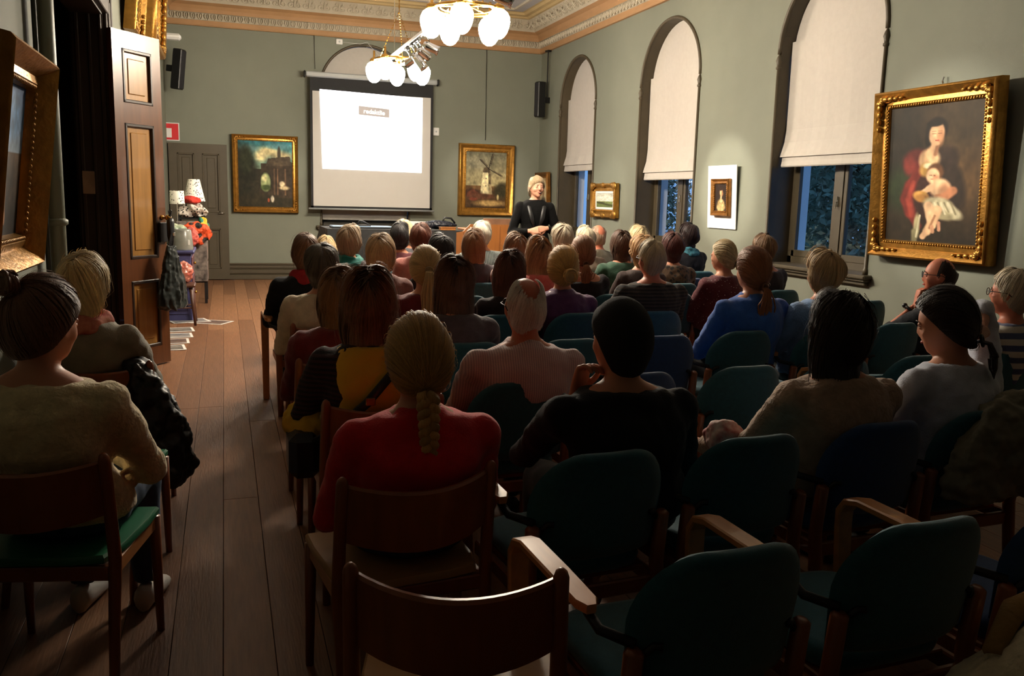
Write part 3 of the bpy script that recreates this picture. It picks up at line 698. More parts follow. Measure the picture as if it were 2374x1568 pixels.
# ------------------------------------------------------------------ loudspeakers and wall gear
def loudspeaker(label, loc, rot, pole=None):
    t = thing('loudspeaker', label, 'loudspeaker', loc, rot, 'slim black loudspeakers')
    obj('cabinet', MB().box(-.07, .07, -.16, 0, 0, .62, .015), M_black, t)
    obj('grille', MB().box(-.06, .06, -.168, -.155, .02, .60, .006), mat('speaker_grille_cloth', (30,30,34), .8, bump=.4, bscale=400), t)
    obj('bracket', MB().box(-.02, .02, 0, .12, .26, .36, .005), M_black, t)
    if pole: 
        mb = MB(); mb.tube([(0,.06,.3),(0,.06,pole)], .012, 8); obj('pole', mb, M_black, t); obj('pole_clamp', MB().box(-.05, .05, .02, .10, pole-.03, pole, .005), M_black, t)
    return t
loudspeaker('slim black loudspeaker hanging on a pole in the right far corner', (XR-.12, 15.10, 2.97), (0,0,-math.pi/2+.2), 4.15-2.97)
loudspeaker('black loudspeaker tilted down from the left wall above the back door', (XL+.13, 15.18, 3.09), (.12,0,math.pi/2-.5))
t = thing('access_point', 'white wall device with a blue light above the open door', 'router', (XL+.02, 14.4, 3.72))
obj('housing', MB().box(0, .30, -.09, .09, 0, .085, .03), M_white, t); obj('status_light', MB().box(-.0, .03, -.1, -.088, .01, .035, .004), emit_mat('blue_led', (70,90,255), 4), t)
mb = MB(); mb.tube([(.02,.1,.0),(.0,.12,.3),(.02,.14,.42)], .008, 6); obj('cable', mb, M_black, t)
# red emergency sign
M_red = mat('red_sign', (206,28,36), .5, var=.03)
t = thing('emergency_sign', 'red fire sign with white border on the wall above the olive door', 'sign', (-.80, YB-.01, 2.30))
obj('white_plate', MB().box(-.10, .13, -.008, 0, 0, .29, .003), M_white, t); obj('red_field', MB().box(-.085, .115, -.012, -.007, .015, .275, .002), M_red, t)
obj('white_symbol', MB().box(-.07, .01, -.014, -.011, .05, .20, .012), M_white, t)

# ------------------------------------------------------------------ chandeliers
M_globe = emit_mat('lit_opal_glass', (255,241,218), GLOBE_E)
def chandelier(label, loc, rot):
    t = thing('chandelier', label, 'chandelier', loc, (0,0,rot), 'globe chandeliers')
    mb = MB(); mb.tube([(.30*math.cos(a*math.pi/18), .30*math.sin(a*math.pi/18), .16) for a in range(36)], .016, 8, closed=True); mb.tube([(.24*math.cos(a*math.pi/18), .24*math.sin(a*math.pi/18), .17) for a in range(36)], .008, 6, closed=True)
    obj('ring', mb, M_brass, t, True)
    for k in range(5):
        a = k*math.tau/5; mb = MB(); mb.tube([(.02*math.cos(a), .02*math.sin(a), .19), (.30*math.cos(a), .30*math.sin(a), .17)], .010, 8); obj('arm', mb, M_brass, t, True)
        gx, gy = .32*math.cos(a), .32*math.sin(a)
        mb = MB(); mb.lathe([(0,.28),(.014,.28),(.014,.20),(.03,.19),(.05,.175),(.055,.135),(0,.135)], 14, (gx, gy, 0)); hd = obj('globe_holder', mb, M_brass, t, True)
        mb = MB(); mb.lathe([(.0,.142),(.05,.14),(.082,.115),(.102,.075),(.106,.035),(.098,-.01),(.08,-.06),(.055,-.095),(.028,-.112),(0,-.116)], 14, (gx, gy, 0)); obj('globe', mb, M_globe, hd, True)
    mb = MB(); mb.lathe([(0,.12),(.02,.13),(.05,.17),(.03,.22),(.015,.30),(0,.31)], 12); obj('hub', mb, M_brass, t, True)
    top = ZTOP-loc[2]
    for k in range(3):
        a = k*math.tau/3+.3; mb = MB(); p0 = Vector((.27*math.cos(a), .27*math.sin(a), .17)); p1 = Vector((.0,0,.75)); n = 16
        for i in range(n):
            q = p0.lerp(p1, (i+.5)/n); dr = (p1-p0).normalized(); s = (p1-p0).length/n*.62
            mb.tube([q-dr*s*.5, q+dr*s*.5], .006, 5)
        obj('chain', mb, M_brass, t)
    mb = MB(); n = 24
    for i in range(n):
        z = .75+(top-.75)*(i+.5)/n; mb.ell((0,0,z), (.009 if i % 2 else .004, .004 if i % 2 else .009, .032), 6, 6)
    obj('chain', mb, M_brass, t); mb = MB(); mb.lathe([(0,top),(.07,top),(.06,top-.03),(.02,top-.05),(0,top-.05)], 14); obj('ceiling_rose', mb, M_brass, t)
    return t
chandelier('lit globe chandelier nearest the camera, highest in the picture', (2.15, 8.0, 3.05), .55)
chandelier('lit globe chandelier farther away, in front of the screen top', (2.14, 11.2, 3.03), .2)

# ------------------------------------------------------------------ suspended lighting track with spotlights
tr = thing('lighting_track', 'white suspended lighting track above the audience', 'track', (2.10, 0, 3.27))
obj('rail', MB().box(-.022, .022, 5.0, 11.6, -.02, .02, .004), mat('white_metal', (235,235,235), .35, var=.02), tr)
for y_ in (5.6, 8.6, 11.3): mb = MB(); mb.tube([(0,y_,.02),(0,y_,ZTOP-3.27)], .006, 6); obj('suspension_rod', mb, M_chrome, tr)
def spotlight(label, y, aim, watt, size=26, drop=.16, lamp=True):
    p = Vector((2.10, y, 3.27-.02)); t = thing('track_spotlight', label, 'spotlight', p, group='track spotlights')
    hd = Vector((.05, 0, -drop)); d = (Vector(aim)-(p+hd)).normalized(); q = d.to_track_quat('Z', 'Y').to_matrix()
    obj('adapter', MB().box(-.02, .02, -.06, .06, -.04, 0, .005), M_black, t)
    mb = MB(); mb.tube([(0,0,-.04),(.03,0,-.08),hd], .008, 6); obj('stem', mb, M_chrome, t)
    mb = MB(); mb.lathe([(0,-.09),(.03,-.085),(.045,-.05),(.048,.06),(.055,.09),(.05,.09),(.042,.06),(0,.05)], 16); mb.v = [tuple(q @ Vector(v) + hd) for v in mb.v]; obj('lamp_head', mb, M_chrome if lamp else M_black, t, True)
    mb = MB(); mb.lathe([(0,.062),(.04,.064),(.04,.068),(0,.068)], 14); mb.v = [tuple(q @ Vector(v) + hd) for v in mb.v]; obj('lens', mb, emit_mat('spot_lens', (255,240,210), 6), t)
    if watt:
        ld = bpy.data.lights.new('spot_beam', 'SPOT'); ld.energy = watt*SPOT_W*.8; ld.color = (1,.92,.78); ld.spot_size = math.radians(size); ld.spot_blend = .6; ld.shadow_soft_size = .03
        lo = link('spot_beam', ld, t, hd+d*.10); lo.rotation_euler = d.to_track_quat('-Z', 'Y').to_euler()
    return t
spotlight('chrome track spotlight above the near chandelier, aimed at the mother and child', 6.9, (XR, 5.8, 1.85), 75, 30)
spotlight('chrome track spotlight in the cluster, aimed at the portrait on the mount', 9.45, (XR, 9.05, 1.68), 110, 22)
spotlight('chrome track spotlight in the cluster, aimed at the field landscape', 9.85, (XR, 12.4, 1.55), 60, 18)
spotlight('chrome track spotlight in the cluster, aimed at the windmill painting', 10.2, (4.6, YB, 1.85), 80, 18)
spotlight('chrome track spotlight in the cluster, aimed at the ruined arch landscape', 10.5, (.7, YB, 1.85), 60, 16)
spotlight('chrome track spotlight in the cluster, switched off and turned down', 10.0, (3.4, 9.6, 1.4), 0, 26, .24)

# ------------------------------------------------------------------ lectern, draped table and things on it
lc = thing('lectern', 'honey oak lectern with clipped corners beside the lecturer', 'lectern', (3.19, 10.5, 0))
pf = [(-.36,0),(.36,0),(.36,1.09),(.27,1.18),(-.27,1.18),(-.36,1.09)]
obj('front_panel', MB().prism(pf, -.01, .02), M_oak, lc)
for s in (-1, 1):
    obj('side_panel', MB().prism([(0.02,0),(.34,0),(.34,1.06),(.02,1.09)], s*.36, s*.335, axis='x'), M_oak, lc)
    obj('corner_trim', MB().box(s*.36, s*.352, -.016, -.01, 0, 1.08, .002), M_dkdoor, lc)
obj('desk_top', MB().box(-.33, .33, .02, .40, 1.10, 1.125, .006), M_oak, lc); obj('reading_board', MB().box(-.10, .26, -.005, .02, 1.17, 1.255, .004), mat('dull_brown_board', (150,108,80), .5), lc)
for x_ in (-.12, .12): obj('panel_joint', MB().box(x_-.002, x_+.002, -.0125, -.009, .02, 1.16), M_dkdoor, lc)

M_blkcloth = mat('black_stage_cloth', (15,16,18), .85, var=.2, sheen=.2)
tb = thing('draped_table', 'long high table under a black cloth in front of the screen', 'table', (2.28, 12.55, 0))
obj('table_top', MB().box(-.92, .92, -.48, .48, .99, 1.03, .006), M_oak, tb)
for sx in (-1, 1):
    for sy in (-1, 1): obj('leg', MB().box(sx*.86-.03, sx*.86+.03, sy*.42-.03, sy*.42+.03, 0, .99, .004), M_oak, tb)
def drape(w, d, h, drop, seed, fl=.05):
    rd = random.Random(seed); mb = MB(); n = 96; R = []
    per = []
    for i in range(n):
        a = i/n*4
        if a < 1: per.append((-w+2*w*a, -d, 0, -1))
        elif a < 2: per.append((w, -d+2*d*(a-1), 1, 0))
        elif a < 3: per.append((w-2*w*(a-2), d, 0, 1))
        else: per.append((-w, d-2*d*(a-3), -1, 0))
    for k, (dz, out) in enumerate([(0,0),(.02,.01),(.15,.5),(.45,.8),(drop,1.0)]):
        R.append([(x+nx*out*fl*(1+.8*math.sin(i*1.35+seed)), y+ny*out*fl*(1+.8*math.sin(i*1.35+seed)), h-dz) for i, (x, y, nx, ny) in enumerate(per)])
    mb.rings(R, True, False); mb.add([(-w,-d,h+.002),(w,-d,h+.002),(w,d,h+.002),(-w,d,h+.002)], [(0,1,2,3)])
    return mb
o = obj('table_cloth', drape(.95, .51, .034, .9, 3), M_blkcloth, None, True, (2.28, 12.55, 1.0)); smoothby(o, 50); tag(o, 'black cloth hanging over the long table in front of the screen', 'tablecloth')
# slab with blue screen light painted into its colour, laptop, bag, handle, box
o = thing('screen_light_slab', 'pale slab painted with bluish screen light, lying along the left of the black table', 'board', (1.82, 12.35, 1.038)); obj('slab', MB().box(-.40, .46, -.12, .3, 0, .03, .01), mat('painted_blue_screen_light', (140,168,200), .25), o)
obj('edge_strip', MB().box(-.40, .46, -.125, -.118, .004, .024, .002), M_black, o)
o = thing('carry_handle', 'small black clamp standing on the screen light slab', 'clamp', (1.86, 12.3, 1.069)); mb = MB(); mb.tube([(-.09,0,.015),(-.06,0,.075),(-.02,0,.07),(.06,0,.03),(.09,0,.015)], [.012,.012,.014,.012,.01], 8); obj('lever', mb, M_black, o, True); obj('foot', MB().box(-.1, .1, -.03, .03, 0, .018, .005), M_black, o)
o = thing('laptop', 'open silver laptop on the black table, seen from behind heads', 'laptop', (2.66, 12.45, 1.038)); obj('base', MB().box(-.18, .18, -.13, .13, 0, .018, .006), M_alu, o)
lid = MB().box(-.18, .18, -.004, .004, 0, .13, .003); obj('lid', lid, M_alu, o, loc=(0,.13,.018), rot=(-.9,0,0))
LUMPS = []
def lumpy(name, label, cat, loc, r, mt, seed, group=None, rot=(0,0,0), amp=.25, parts=None, freq=6.0):
    t = thing(name, label, cat, loc, rot, group); mb = MB(); mb.ell((0,0,r[2]), r, 26, 16)
    V = []
    for v in mb.v:
        n_ = mnoise.noise(Vector(v)*freq+Vector((seed,seed*.7,0))); q = Vector(v); k_ = 1+amp*n_+.06*math.sin(q.x*70+seed)
        V.append((q.x*k_, q.y*k_, max(0, r[2]+(q.z-r[2])*(1+amp*.6*n_))))
    mb.v = V; LUMPS.append((parts or 'cloth_body', mb, mt, t, min(r)*.55)); return t
t = lumpy('cloth_bag', 'black bag lying on the right end of the black table', 'bag', (3.0, 12.5, 1.036), (.26,.16,.06), mat('black_nylon', (20,22,34), .5), 2)
mb = MB(); mb.tube([(.05,0,.10),(.08,0,.17),(.18,0,.16),(.24,0,.09)], .014, 8); obj('bag_strap', mb, M_black, t, True)
t = thing('wooden_box', 'small light wooden box at the front edge of the black table', 'box', (3.02, 12.12, 1.036)); obj('box_body', MB().box(-.10, .12, -.06, .06, 0, .035, .004), M_oak, t); obj('box_lid', MB().box(-.105, .125, -.065, .065, .036, .046, .003), M_oak, t)

# ------------------------------------------------------------------ corner stall by the back door
M_purple = mat('blue_violet_painted_wood', (74,74,122), .5, var=.2)
cb = thing('blue_cabinet', 'blue violet painted cabinet beyond the open door', 'cabinet', (-.60, 11.0, 0))
obj('carcass', MB().box(-.24, .22, -.36, .36, 0, .78, .006), M_purple, cb); obj('cabinet_top', MB().box(-.26, .26, -.40, .38, .78, .82, .012), M_purple, cb)
for z0, z1 in ((.56,.74),(.08,.52)): 
    d_ = obj('drawer_front', MB().box(.22, .235, -.32, .32, z0, z1, .006), mat('violet_brown_front', (112,70,74), .5), cb); mb = MB(); mb.ell((.25,0,(z0+z1)/2), (.016,.016,.016), 8, 6); obj('knob', mb, M_brass, d_, True)
obj('front_board', MB().box(-.2, .18, -.372, -.36, .08, .72, .005), M_purple, cb)
M_dkwood = mat('dark_reddish_wood', (88,52,36), .45, var=.15)
st = thing('wooden_stool', 'small dark wooden stool in front of the blue cabinet', 'stool', (-.50, 10.42, 0))
obj('seat', MB().box(-.17, .17, -.17, .17, .43, .465, .012), M_dkwood, st)
for sx in (-1, 1):
    for sy in (-1, 1): mb = MB(); mb.tube([(sx*.16,sy*.16,0),(sx*.12,sy*.12,.44)], [.014,.022], 8); obj('leg', mb, M_dkwood, st, True)
for sy in (-1, 1): mb = MB(); mb.tube([(-.14,sy*.14,.2),(.14,sy*.14,.2)], .010, 6); obj('stretcher', mb, M_dkwood, st, True)
lumpy('plastic_bag', 'crumpled pink plastic bag on the dark stool', 'bag', (-.46, 10.42, .466), (.10,.09,.12), mat('pink_clear_plastic', (214,150,130), .25, c2=(180,70,60), scale=14), 5)
sh = thing('black_shelf', 'narrow black shelf rack with printed panels near the back door', 'shelf', (-.42, 12.55, 0))
for sx in (-1, 1):
    for sy in (-1, 1): obj('post', MB().box(sx*.16-.018, sx*.16+.018, sy*.24-.018, sy*.24+.018, 0, 1.18, .003), M_black, sh)
for z_ in (.28, .56, .84, 1.12): obj('shelf_board', MB().box(-.18, .18, -.26, .26, z_, z_+.02, .003), M_black, sh)
M_pat = mat('black_and_white_print', (200,190,180), .6, kind='spots', c2=(20,18,18), freq=26, thr=.35)
M_pat2 = mat('bright_geometric_textile', (226,84,40), .7, kind='spots', c2=(24,22,20), freq=9, thr=.42)
M_pat3 = mat('yellow_green_textile', (216,176,40), .7, kind='spots', c2=(30,110,90), freq=8, thr=.4)
for z_ in (.30, .58): obj('printed_panel', MB().box(.17, .19, -.24, .24, z_, z_+.24, .003), mat('pinkish_photo_print', (190,160,150), .5, c2=(60,46,42), scale=9), sh)
obj('hanging_print', MB().box(-.19, .19, -.285, -.265, .30, 1.10, .004), mat('mottled_grey_print', (150,138,130), .6, c2=(40,34,32), scale=12), sh)
for (nm, lb, lc_, rr, mt_, sd) in (('cloth_bag', 'black textile bag with white print on the black shelf', (-.40, 12.42, 1.141), (.17,.15,.10), M_pat, 3), ('cloth_bag', 'orange patterned textile bag hanging in front of the black shelf', (-.36, 12.17, .80), (.16,.07,.15), M_pat2, 4), ('cloth_bag', 'yellow and green patterned bag at the shelf side', (-.27, 12.3, .92), (.07,.1,.12), M_pat3, 6), ('felt_hat', 'crumpled red felt hat on top of the patterned bag', (-.42, 12.4, 1.325), (.12,.12,.05), mat('red_felt', (190,50,36), .9, bump=.4), 7)):
    lumpy(nm, lb, 'hat' if nm == 'felt_hat' else 'bag', lc_, rr, mt_, sd, amp=.6, freq=11.0)
def table_lamp(label, loc, hstem, shade):
    t = thing('table_lamp', label, 'lamp', loc, group='small patterned table lamps'); mb = MB(); mb.lathe([(0,0),(.06,0),(.055,.015),(.01,.025),(0,.025)], 14); obj('base', mb, M_chrome, t, True)
    mb = MB(); mb.tube([(0,0,.02),(0,0,hstem+.05)], .005, 8); obj('stem', mb, M_chrome, t)
    Ms = mat('white_lace_shade', (230,226,214), .6, kind='spots', c2=(60,56,50), freq=38, thr=.30)
    mb = MB(); r0, r1, hh = shade; mb.rings([[(r*math.cos(j*math.tau/20), r*math.sin(j*math.tau/20), z) for j in range(20)] for r, z in ((r0,hstem),(r1,hstem+hh),(r1-.004,hstem+hh),(r0-.004,hstem))], True, False); obj('shade', mb, Ms, t, True)
    return t
table_lamp('small lamp with flared lace patterned shade above the red hat', (-.38, 12.55, 1.142), .22, (.14,.075,.29))
table_lamp('small lamp with drum shaped pale shade, left of the flared one', (-.53, 11.1, .822), .52, (.085,.08,.155))
jr = thing('glass_cloche', 'grey translucent bucket shaped jar on the blue cabinet', 'jar', (-.47, 10.75, .822)); mb = MB(); mb.rings([[(r*math.cos(j*math.tau/24), r*math.sin(j*math.tau/24), z) for j in range(24)] for r, z in ((.115,0),(.12,.02),(.10,.22),(.085,.24),(.08,.24),(.095,.21),(.11,.02))], True, False); obj('jar_body', mb, mat('frosted_grey_glass', (150,150,140), .25, alpha=.85), jr, True)
obj('paper_tag', MB().box(.06, .085, -.105, -.10, .06, .12, .002), M_white, jr)
lumpy('folded_cloth', 'cream cloth cone with teal trim behind the grey jar', 'cloth', (-.55, 10.98, .822), (.13,.12,.15), mat('cream_teal_cloth', (206,196,160), .8, c2=(60,120,110), scale=7), 8)
lumpy('folded_cloth', 'coral pink scarf heaped beside the cream cloth', 'cloth', (-.40, 11.22, .822), (.08,.09,.13), mat('coral_cloth', (214,96,84), .8), 9)
# prints lying on the floor
for i, (x_, y_, a_, lb) in enumerate(((-.18, 10.5, -.5, 'photo print on the floor farthest to the right'), (-.56, 9.95, .12, 'photo print in the floor row, farthest back'), (-.56, 9.55, .1, 'photo print in the floor row, second from back'), (-.58, 9.18, .08, 'photo print in the floor row, third from back'), (-.60, 8.80, .12, 'photo print in the floor row, nearest the door'), (-.42, 10.62, .3, 'photo print partly under the dark stool'))):
    t = thing('photo_print', lb, 'print', (x_, y_, .001+.0004*i), (0,0,a_), 'photo prints lying on the floor')
    obj('paper', MB().box(-.21, .21, -.15, .15, 0, .003), mat('white_paper', (226,222,216), .6, var=.02), t)
    obj('printed_image', MB().box(-.185, .185, -.125, .125, .003, .0036), mat('print_ink_%d' % (i % 3), ((120,96,84),(70,66,64),(160,150,140))[i % 3], .5, c2=((60,44,40),(150,140,130),(70,80,96))[i % 3], scale=7), t)
# dark jacket / bag hanging on the door leaf
t = thing('hanging_jacket', 'dark green black jacket hanging from the open door knob', 'jacket', (-.455, 7.92, .50), (0,0,ang))
mb = MB(); R = []
for i in range(15):
    u = i/14; z = .54*u; wd = .17*(1-.75*max(0, u-.25)/.75)*(1 if u > .06 else .7); dp = .075*(1-.55*u)
    R.append([((wd*math.cos(j*math.tau/28))*(1+.10*math.sin(j*2.3+u*5)), -.02+dp*math.sin(j*math.tau/28)*(1+.22*math.sin(j*2.7+u*7)), z+.012*math.sin(j*1.9)) for j in range(28)])
mb.rings(R); LUMPS.append(('jacket_cloth', mb, mat('dark_green_nylon', (30,38,34), .4, var=.2, sheen=.1), t, .055))
mb = MB(); mb.tube([(.0,-.01,.52),(.03,-.01,.64),(.02,.0,.76)], .008, 6); mb.tube([(-.02,-.01,.52),(.02,-.01,.64),(.02,.0,.76)], .008, 6); obj('hanging_loop', mb, M_black, t)
t = thing('umbrella', 'black folding umbrella with strap hanging on the door knob', 'umbrella', (-.44, 7.98, 1.02), (0,0,ang)); mb = MB(); mb.lathe([(0,0),(.012,.0),(.018,.02),(.03,.1),(.032,.22),(.02,.25),(0,.25)], 12); obj('rolled_cover', mb, M_black, t, True); mb = MB(); mb.tube([(0,0,.25),(.02,0,.31),(0,0,.33),(-.02,0,.31),(0,0,.25)], .005, 6); obj('wrist_strap', mb, M_black, t); obj('buckle', MB().box(-.014,.014,-.04,-.03,.1,.13,.003), M_chrome, t)

# ------------------------------------------------------------------ chairs
M_chwood = mat('reddish_brown_beech', (146,78,38), .36, var=.14, scale=4, stretch=(6,6,.8), coat=.2)
M_arm = mat('orange_brown_bent_beech', (206,136,76), .40, var=.12, scale=4, stretch=(8,.8,8), spec=.8, coat=.3)
M_teal = mat('dark_teal_wool_upholstery', (30,92,106), .85, var=.12, scale=60, sheen=.35, bump=.25, bscale=500)
M_navy = mat('navy_teal_wool_upholstery', (26,68,122), .85, var=.12, scale=60, sheen=.35, bump=.25, bscale=500)
M_greenv = mat('green_vinyl_seat', (44,116,82), .35, var=.06)
M_beige = mat('beige_leather_seat', (186,142,92), .4, var=.08)
def backpad(w, z0, z1, t, y):
    """padded shield-shaped back: rounded upper corners, curved in plan and leaning"""
    mb = MB(); n = 12; sides = []
    hh = z1-z0; rc = w*.78
    def half(z):
        u = z-z0
        if z > z1-rc:
            q = (z-(z1-rc))/rc; return w*(1-.66*(1-math.sqrt(max(0, 1-q*q))))
        return w*(.93+.07*min(1, u/(hh-rc)))
    zs = [z0, z0+.008] + [z0+.02+(z1-z0-.06)*i/9 for i in range(10)] + [z1-.022, z1-.010, z1-.003, z1]
    R = []
    for z in zs:
        h_ = half(min(z, z1-.001)); e = 1.0
        if z > z1-.024: e = math.sqrt(max(.03, 1-((z-(z1-.024))/.024)**2))
        if z < z0+.01: e = .6
        if z >= z1: h_ *= .93
        r = []
        lean = -(z-z0)*.17
        m_ = 14
        for j in range(m_+1):
            a = -1+2*j/m_; x = h_*a; yc = .055*(1-(x/w)**2); ed = math.sqrt(max(0, 1-abs(a)**6))
            r.append((x, y+lean-yc-t/2*e*ed, z))
        for j in range(m_, -1, -1):
            a = -1+2*j/m_; x = h_*a; yc = .055*(1-(x/w)**2); ed = math.sqrt(max(0, 1-abs(a)**6))
            r.append((x, y+lean-yc+t/2*e*ed, z))
        R.append(r)
    mb.rings(R); return mb
def make_green(mt, arm_l=True, arm_r=False):
    t = thing('upholstered_chair', 'x', 'chair')
    sm = MB(); R = []
    for z, e in ((.395,.90),(.405,.97),(.43,1),(.450,.97),(.458,.85)):
        R.append([(e*.208*math.copysign(abs(math.cos(a))**.45, math.cos(a)), .03+e*.22*math.copysign(abs(math.sin(a))**.45, math.sin(a)), z-.015*math.cos(a)**2*0) for a in [j*math.tau/28 for j in range(28)]])
    sm.rings(R); obj('seat', sm, mt, t, True)
    o_ = obj('backrest', backpad(.224, .475, .81, .05, -.165), mt, t, True)
    mb = MB(); mb.box(-.2, .2, -.16, .22, .375, .395, .004); obj('seat_base', mb, M_chwood, t)
    for sx in (-1, 1):
        mb = MB(); mb.tube([(sx*.216,-.265,0),(sx*.216,-.225,.25),(sx*.216,-.205,.42),(sx*.216,-.222,.585),(sx*.216,-.224,.592)], [.019,.022,.023,.022,.014], 12); obj('rear_leg', mb, M_chwood, t, True)
        mb = MB(); mb.tube([(sx*.212,-.21,.555),(sx*.175,-.235,.60),(sx*.16,-.245,.60)], .009, 6); obj('back_bracket', mb, M_black, t, True)
        arm = (sx < 0 and arm_l) or (sx > 0 and arm_r)
        if arm:
            pts = [(sx*.272,-.13,.648),(sx*.272,-.10,.650),(sx*.272,.05,.655),(sx*.272,.22,.658),(sx*.272,.27,.645),(sx*.272,.295,.61),(sx*.272,.295,.56),(sx*.272,.285,.42),(sx*.272,.275,.0)]
            hw = [.012,.028,.030,.030,.030,.029,.028,.026,.022]; R = []
            P = [Vector(p) for p in pts]
            for i, p in enumerate(P):
                tg = (P[min(i+1,len(P)-1)]-P[max(i-1,0)]).normalized(); nn = Vector((1,0,0)).cross(tg)
                R.append([tuple(p+Vector((a*hw[i],0,0))+nn*b*.011) for a, b in ((-1,-.6),(-1,.6),(-.85,1),(.85,1),(1,.6),(1,-.6),(.85,-1),(-.85,-1))])
            mb = MB(); mb.rings(R); smoothby(obj('armrest', mb, M_arm, t), 35)
            mb = MB(); mb.tube([(sx*.272,-.11,.636),(sx*.262,-.15,.61),(sx*.21,-.215,.60)], .012, 8); obj('arm_bracket', mb, M_black, t, True)
        else:
            mb = MB(); mb.tube([(sx*.215,.235,0),(sx*.23,.22,.40)], [.016,.02], 10); obj('front_leg', mb, M_chwood, t, True)
        obj('side_rail', MB().box(sx*.215-.011, sx*.215+.011, -.20, .22, .335, .385, .005), M_chwood, t)
    obj('rear_rail', MB().box(-.215, .215, -.215, -.195, .33, .38, .005), M_chwood, t)
    obj('front_rail', MB().box(-.215, .215, .20, .222, .33, .385, .005), M_chwood, t)
    return t
def make_wood(seatmat):
    t = thing('wooden_chair', 'x', 'chair')
    mb = MB(); R = []
    n = 16
    for i in range(n+1):
        a = -1+2*i/n; x = .205*a; yc = -.075*(1-a*a); dz = .018*(1-a*a)
        R.append([(x, -.215+yc-.006, .585-dz*1.4), (x, -.232+yc-.006, .745-dz), (x, -.230+yc, .752-dz), (x, -.222+yc+.006, .750-dz), (x, -.205+yc+.006, .585-dz*1.4)])
    mb.rings(R); smoothby(obj('backrest', mb, M_chwood, t), 45)
    for sx in (-1, 1):
        mb = MB(); mb.tube([(sx*.225,-.27,0),(sx*.216,-.215,.25),(sx*.220,-.195,.44),(sx*.218,-.215,.62),(sx*.216,-.232,.755),(sx*.216,-.234,.768),(sx*.216,-.235,.776)], [.014,.017,.019,.018,.017,.013,.005], 12); obj('rear_leg', mb, M_chwood, t, True)
        mb = MB(); mb.tube([(sx*.215,.215,0),(sx*.21,.205,.42)], [.013,.02], 10); obj('front_leg', mb, M_chwood, t, True)
        obj('side_rail', MB().box(sx*.207-.010, sx*.207+.010, -.19, .20, .375, .425, .004), M_arm, t)
    for y_ in (-.195, .205): obj('cross_rail', MB().box(-.205, .205, y_-.01, y_+.01, .375, .42, .004), M_chwood, t)
    mb = MB(); R = []
    for z, e in ((.424,.97),(.43,1),(.444,1),(.452,.97)): R.append([(e*x_, y_*e, z-.004*(abs(x_) < .15)) for x_, y_ in ((-.19,-.2),(-.1,-.205),(.1,-.205),(.19,-.2),(.218,-.1),(.228,.1),(.225,.215),(.1,.225),(-.1,.225),(-.225,.215),(-.228,.1),(-.218,-.1))])
    mb.rings(R); o_ = obj('seat', mb, seatmat, t); smoothby(o_, 40)
    return t
protos = {}
def place_chair(kind, x, y, rz, label, z=0):
    """x,y = centre of the chair"""
    mk = {'teal': lambda: make_green(M_teal), 'navy': lambda: make_green(M_navy), 'tealr': lambda: make_green(M_teal, True, True), 'tealn': lambda: make_green(M_teal, False, False), 'wood': lambda: make_wood(M_beige), 'woodg': lambda: make_wood(M_greenv)}
    if kind not in protos: protos[kind] = t = mk[kind]()
    else: t = copy_tree(protos[kind])
    t.location = (x, y, z); t.rotation_euler = (0,0,rz); t['label'] = label; t['group'] = 'wooden chairs' if kind.startswith('wood') else 'upholstered chairs'
    return t

# ------------------------------------------------------------------ people
M_skins = [mat('skin_warm', (206,142,112), .5, var=.05, scale=9, spec=.35), mat('skin_pale', (220,162,134), .5, var=.05, scale=9, spec=.35), mat('skin_ruddy', (204,124,96), .48, var=.06, scale=9, spec=.35)]
for _s in M_skins:
    _b = _s.node_tree.nodes['Principled BSDF']; _b.inputs['Subsurface Weight'].default_value = 0.0
M_eye = mat('eye_white', (186,176,168), .25, var=.02); M_iris = mat('eye_iris', (52,48,44), .2); M_lip = mat('lips', (176,84,78), .45, var=.05)
M_trouser = [mat('black_trousers', (22,22,26), .85, var=.15, sheen=.2), mat('blue_jeans', (54,74,104), .8, var=.2, scale=40), mat('brown_trousers', (64,50,40), .85, var=.15)]
M_shoe = mat('dark_leather_shoe', (26,22,20), .4); M_shoew = mat('white_canvas_shoe', (214,210,204), .6, var=.06)
folds = bpy.data.textures.new('cloth_folds', 'CLOUDS'); folds.noise_scale = .075; folds.noise_depth = 2
HAIRM = {}
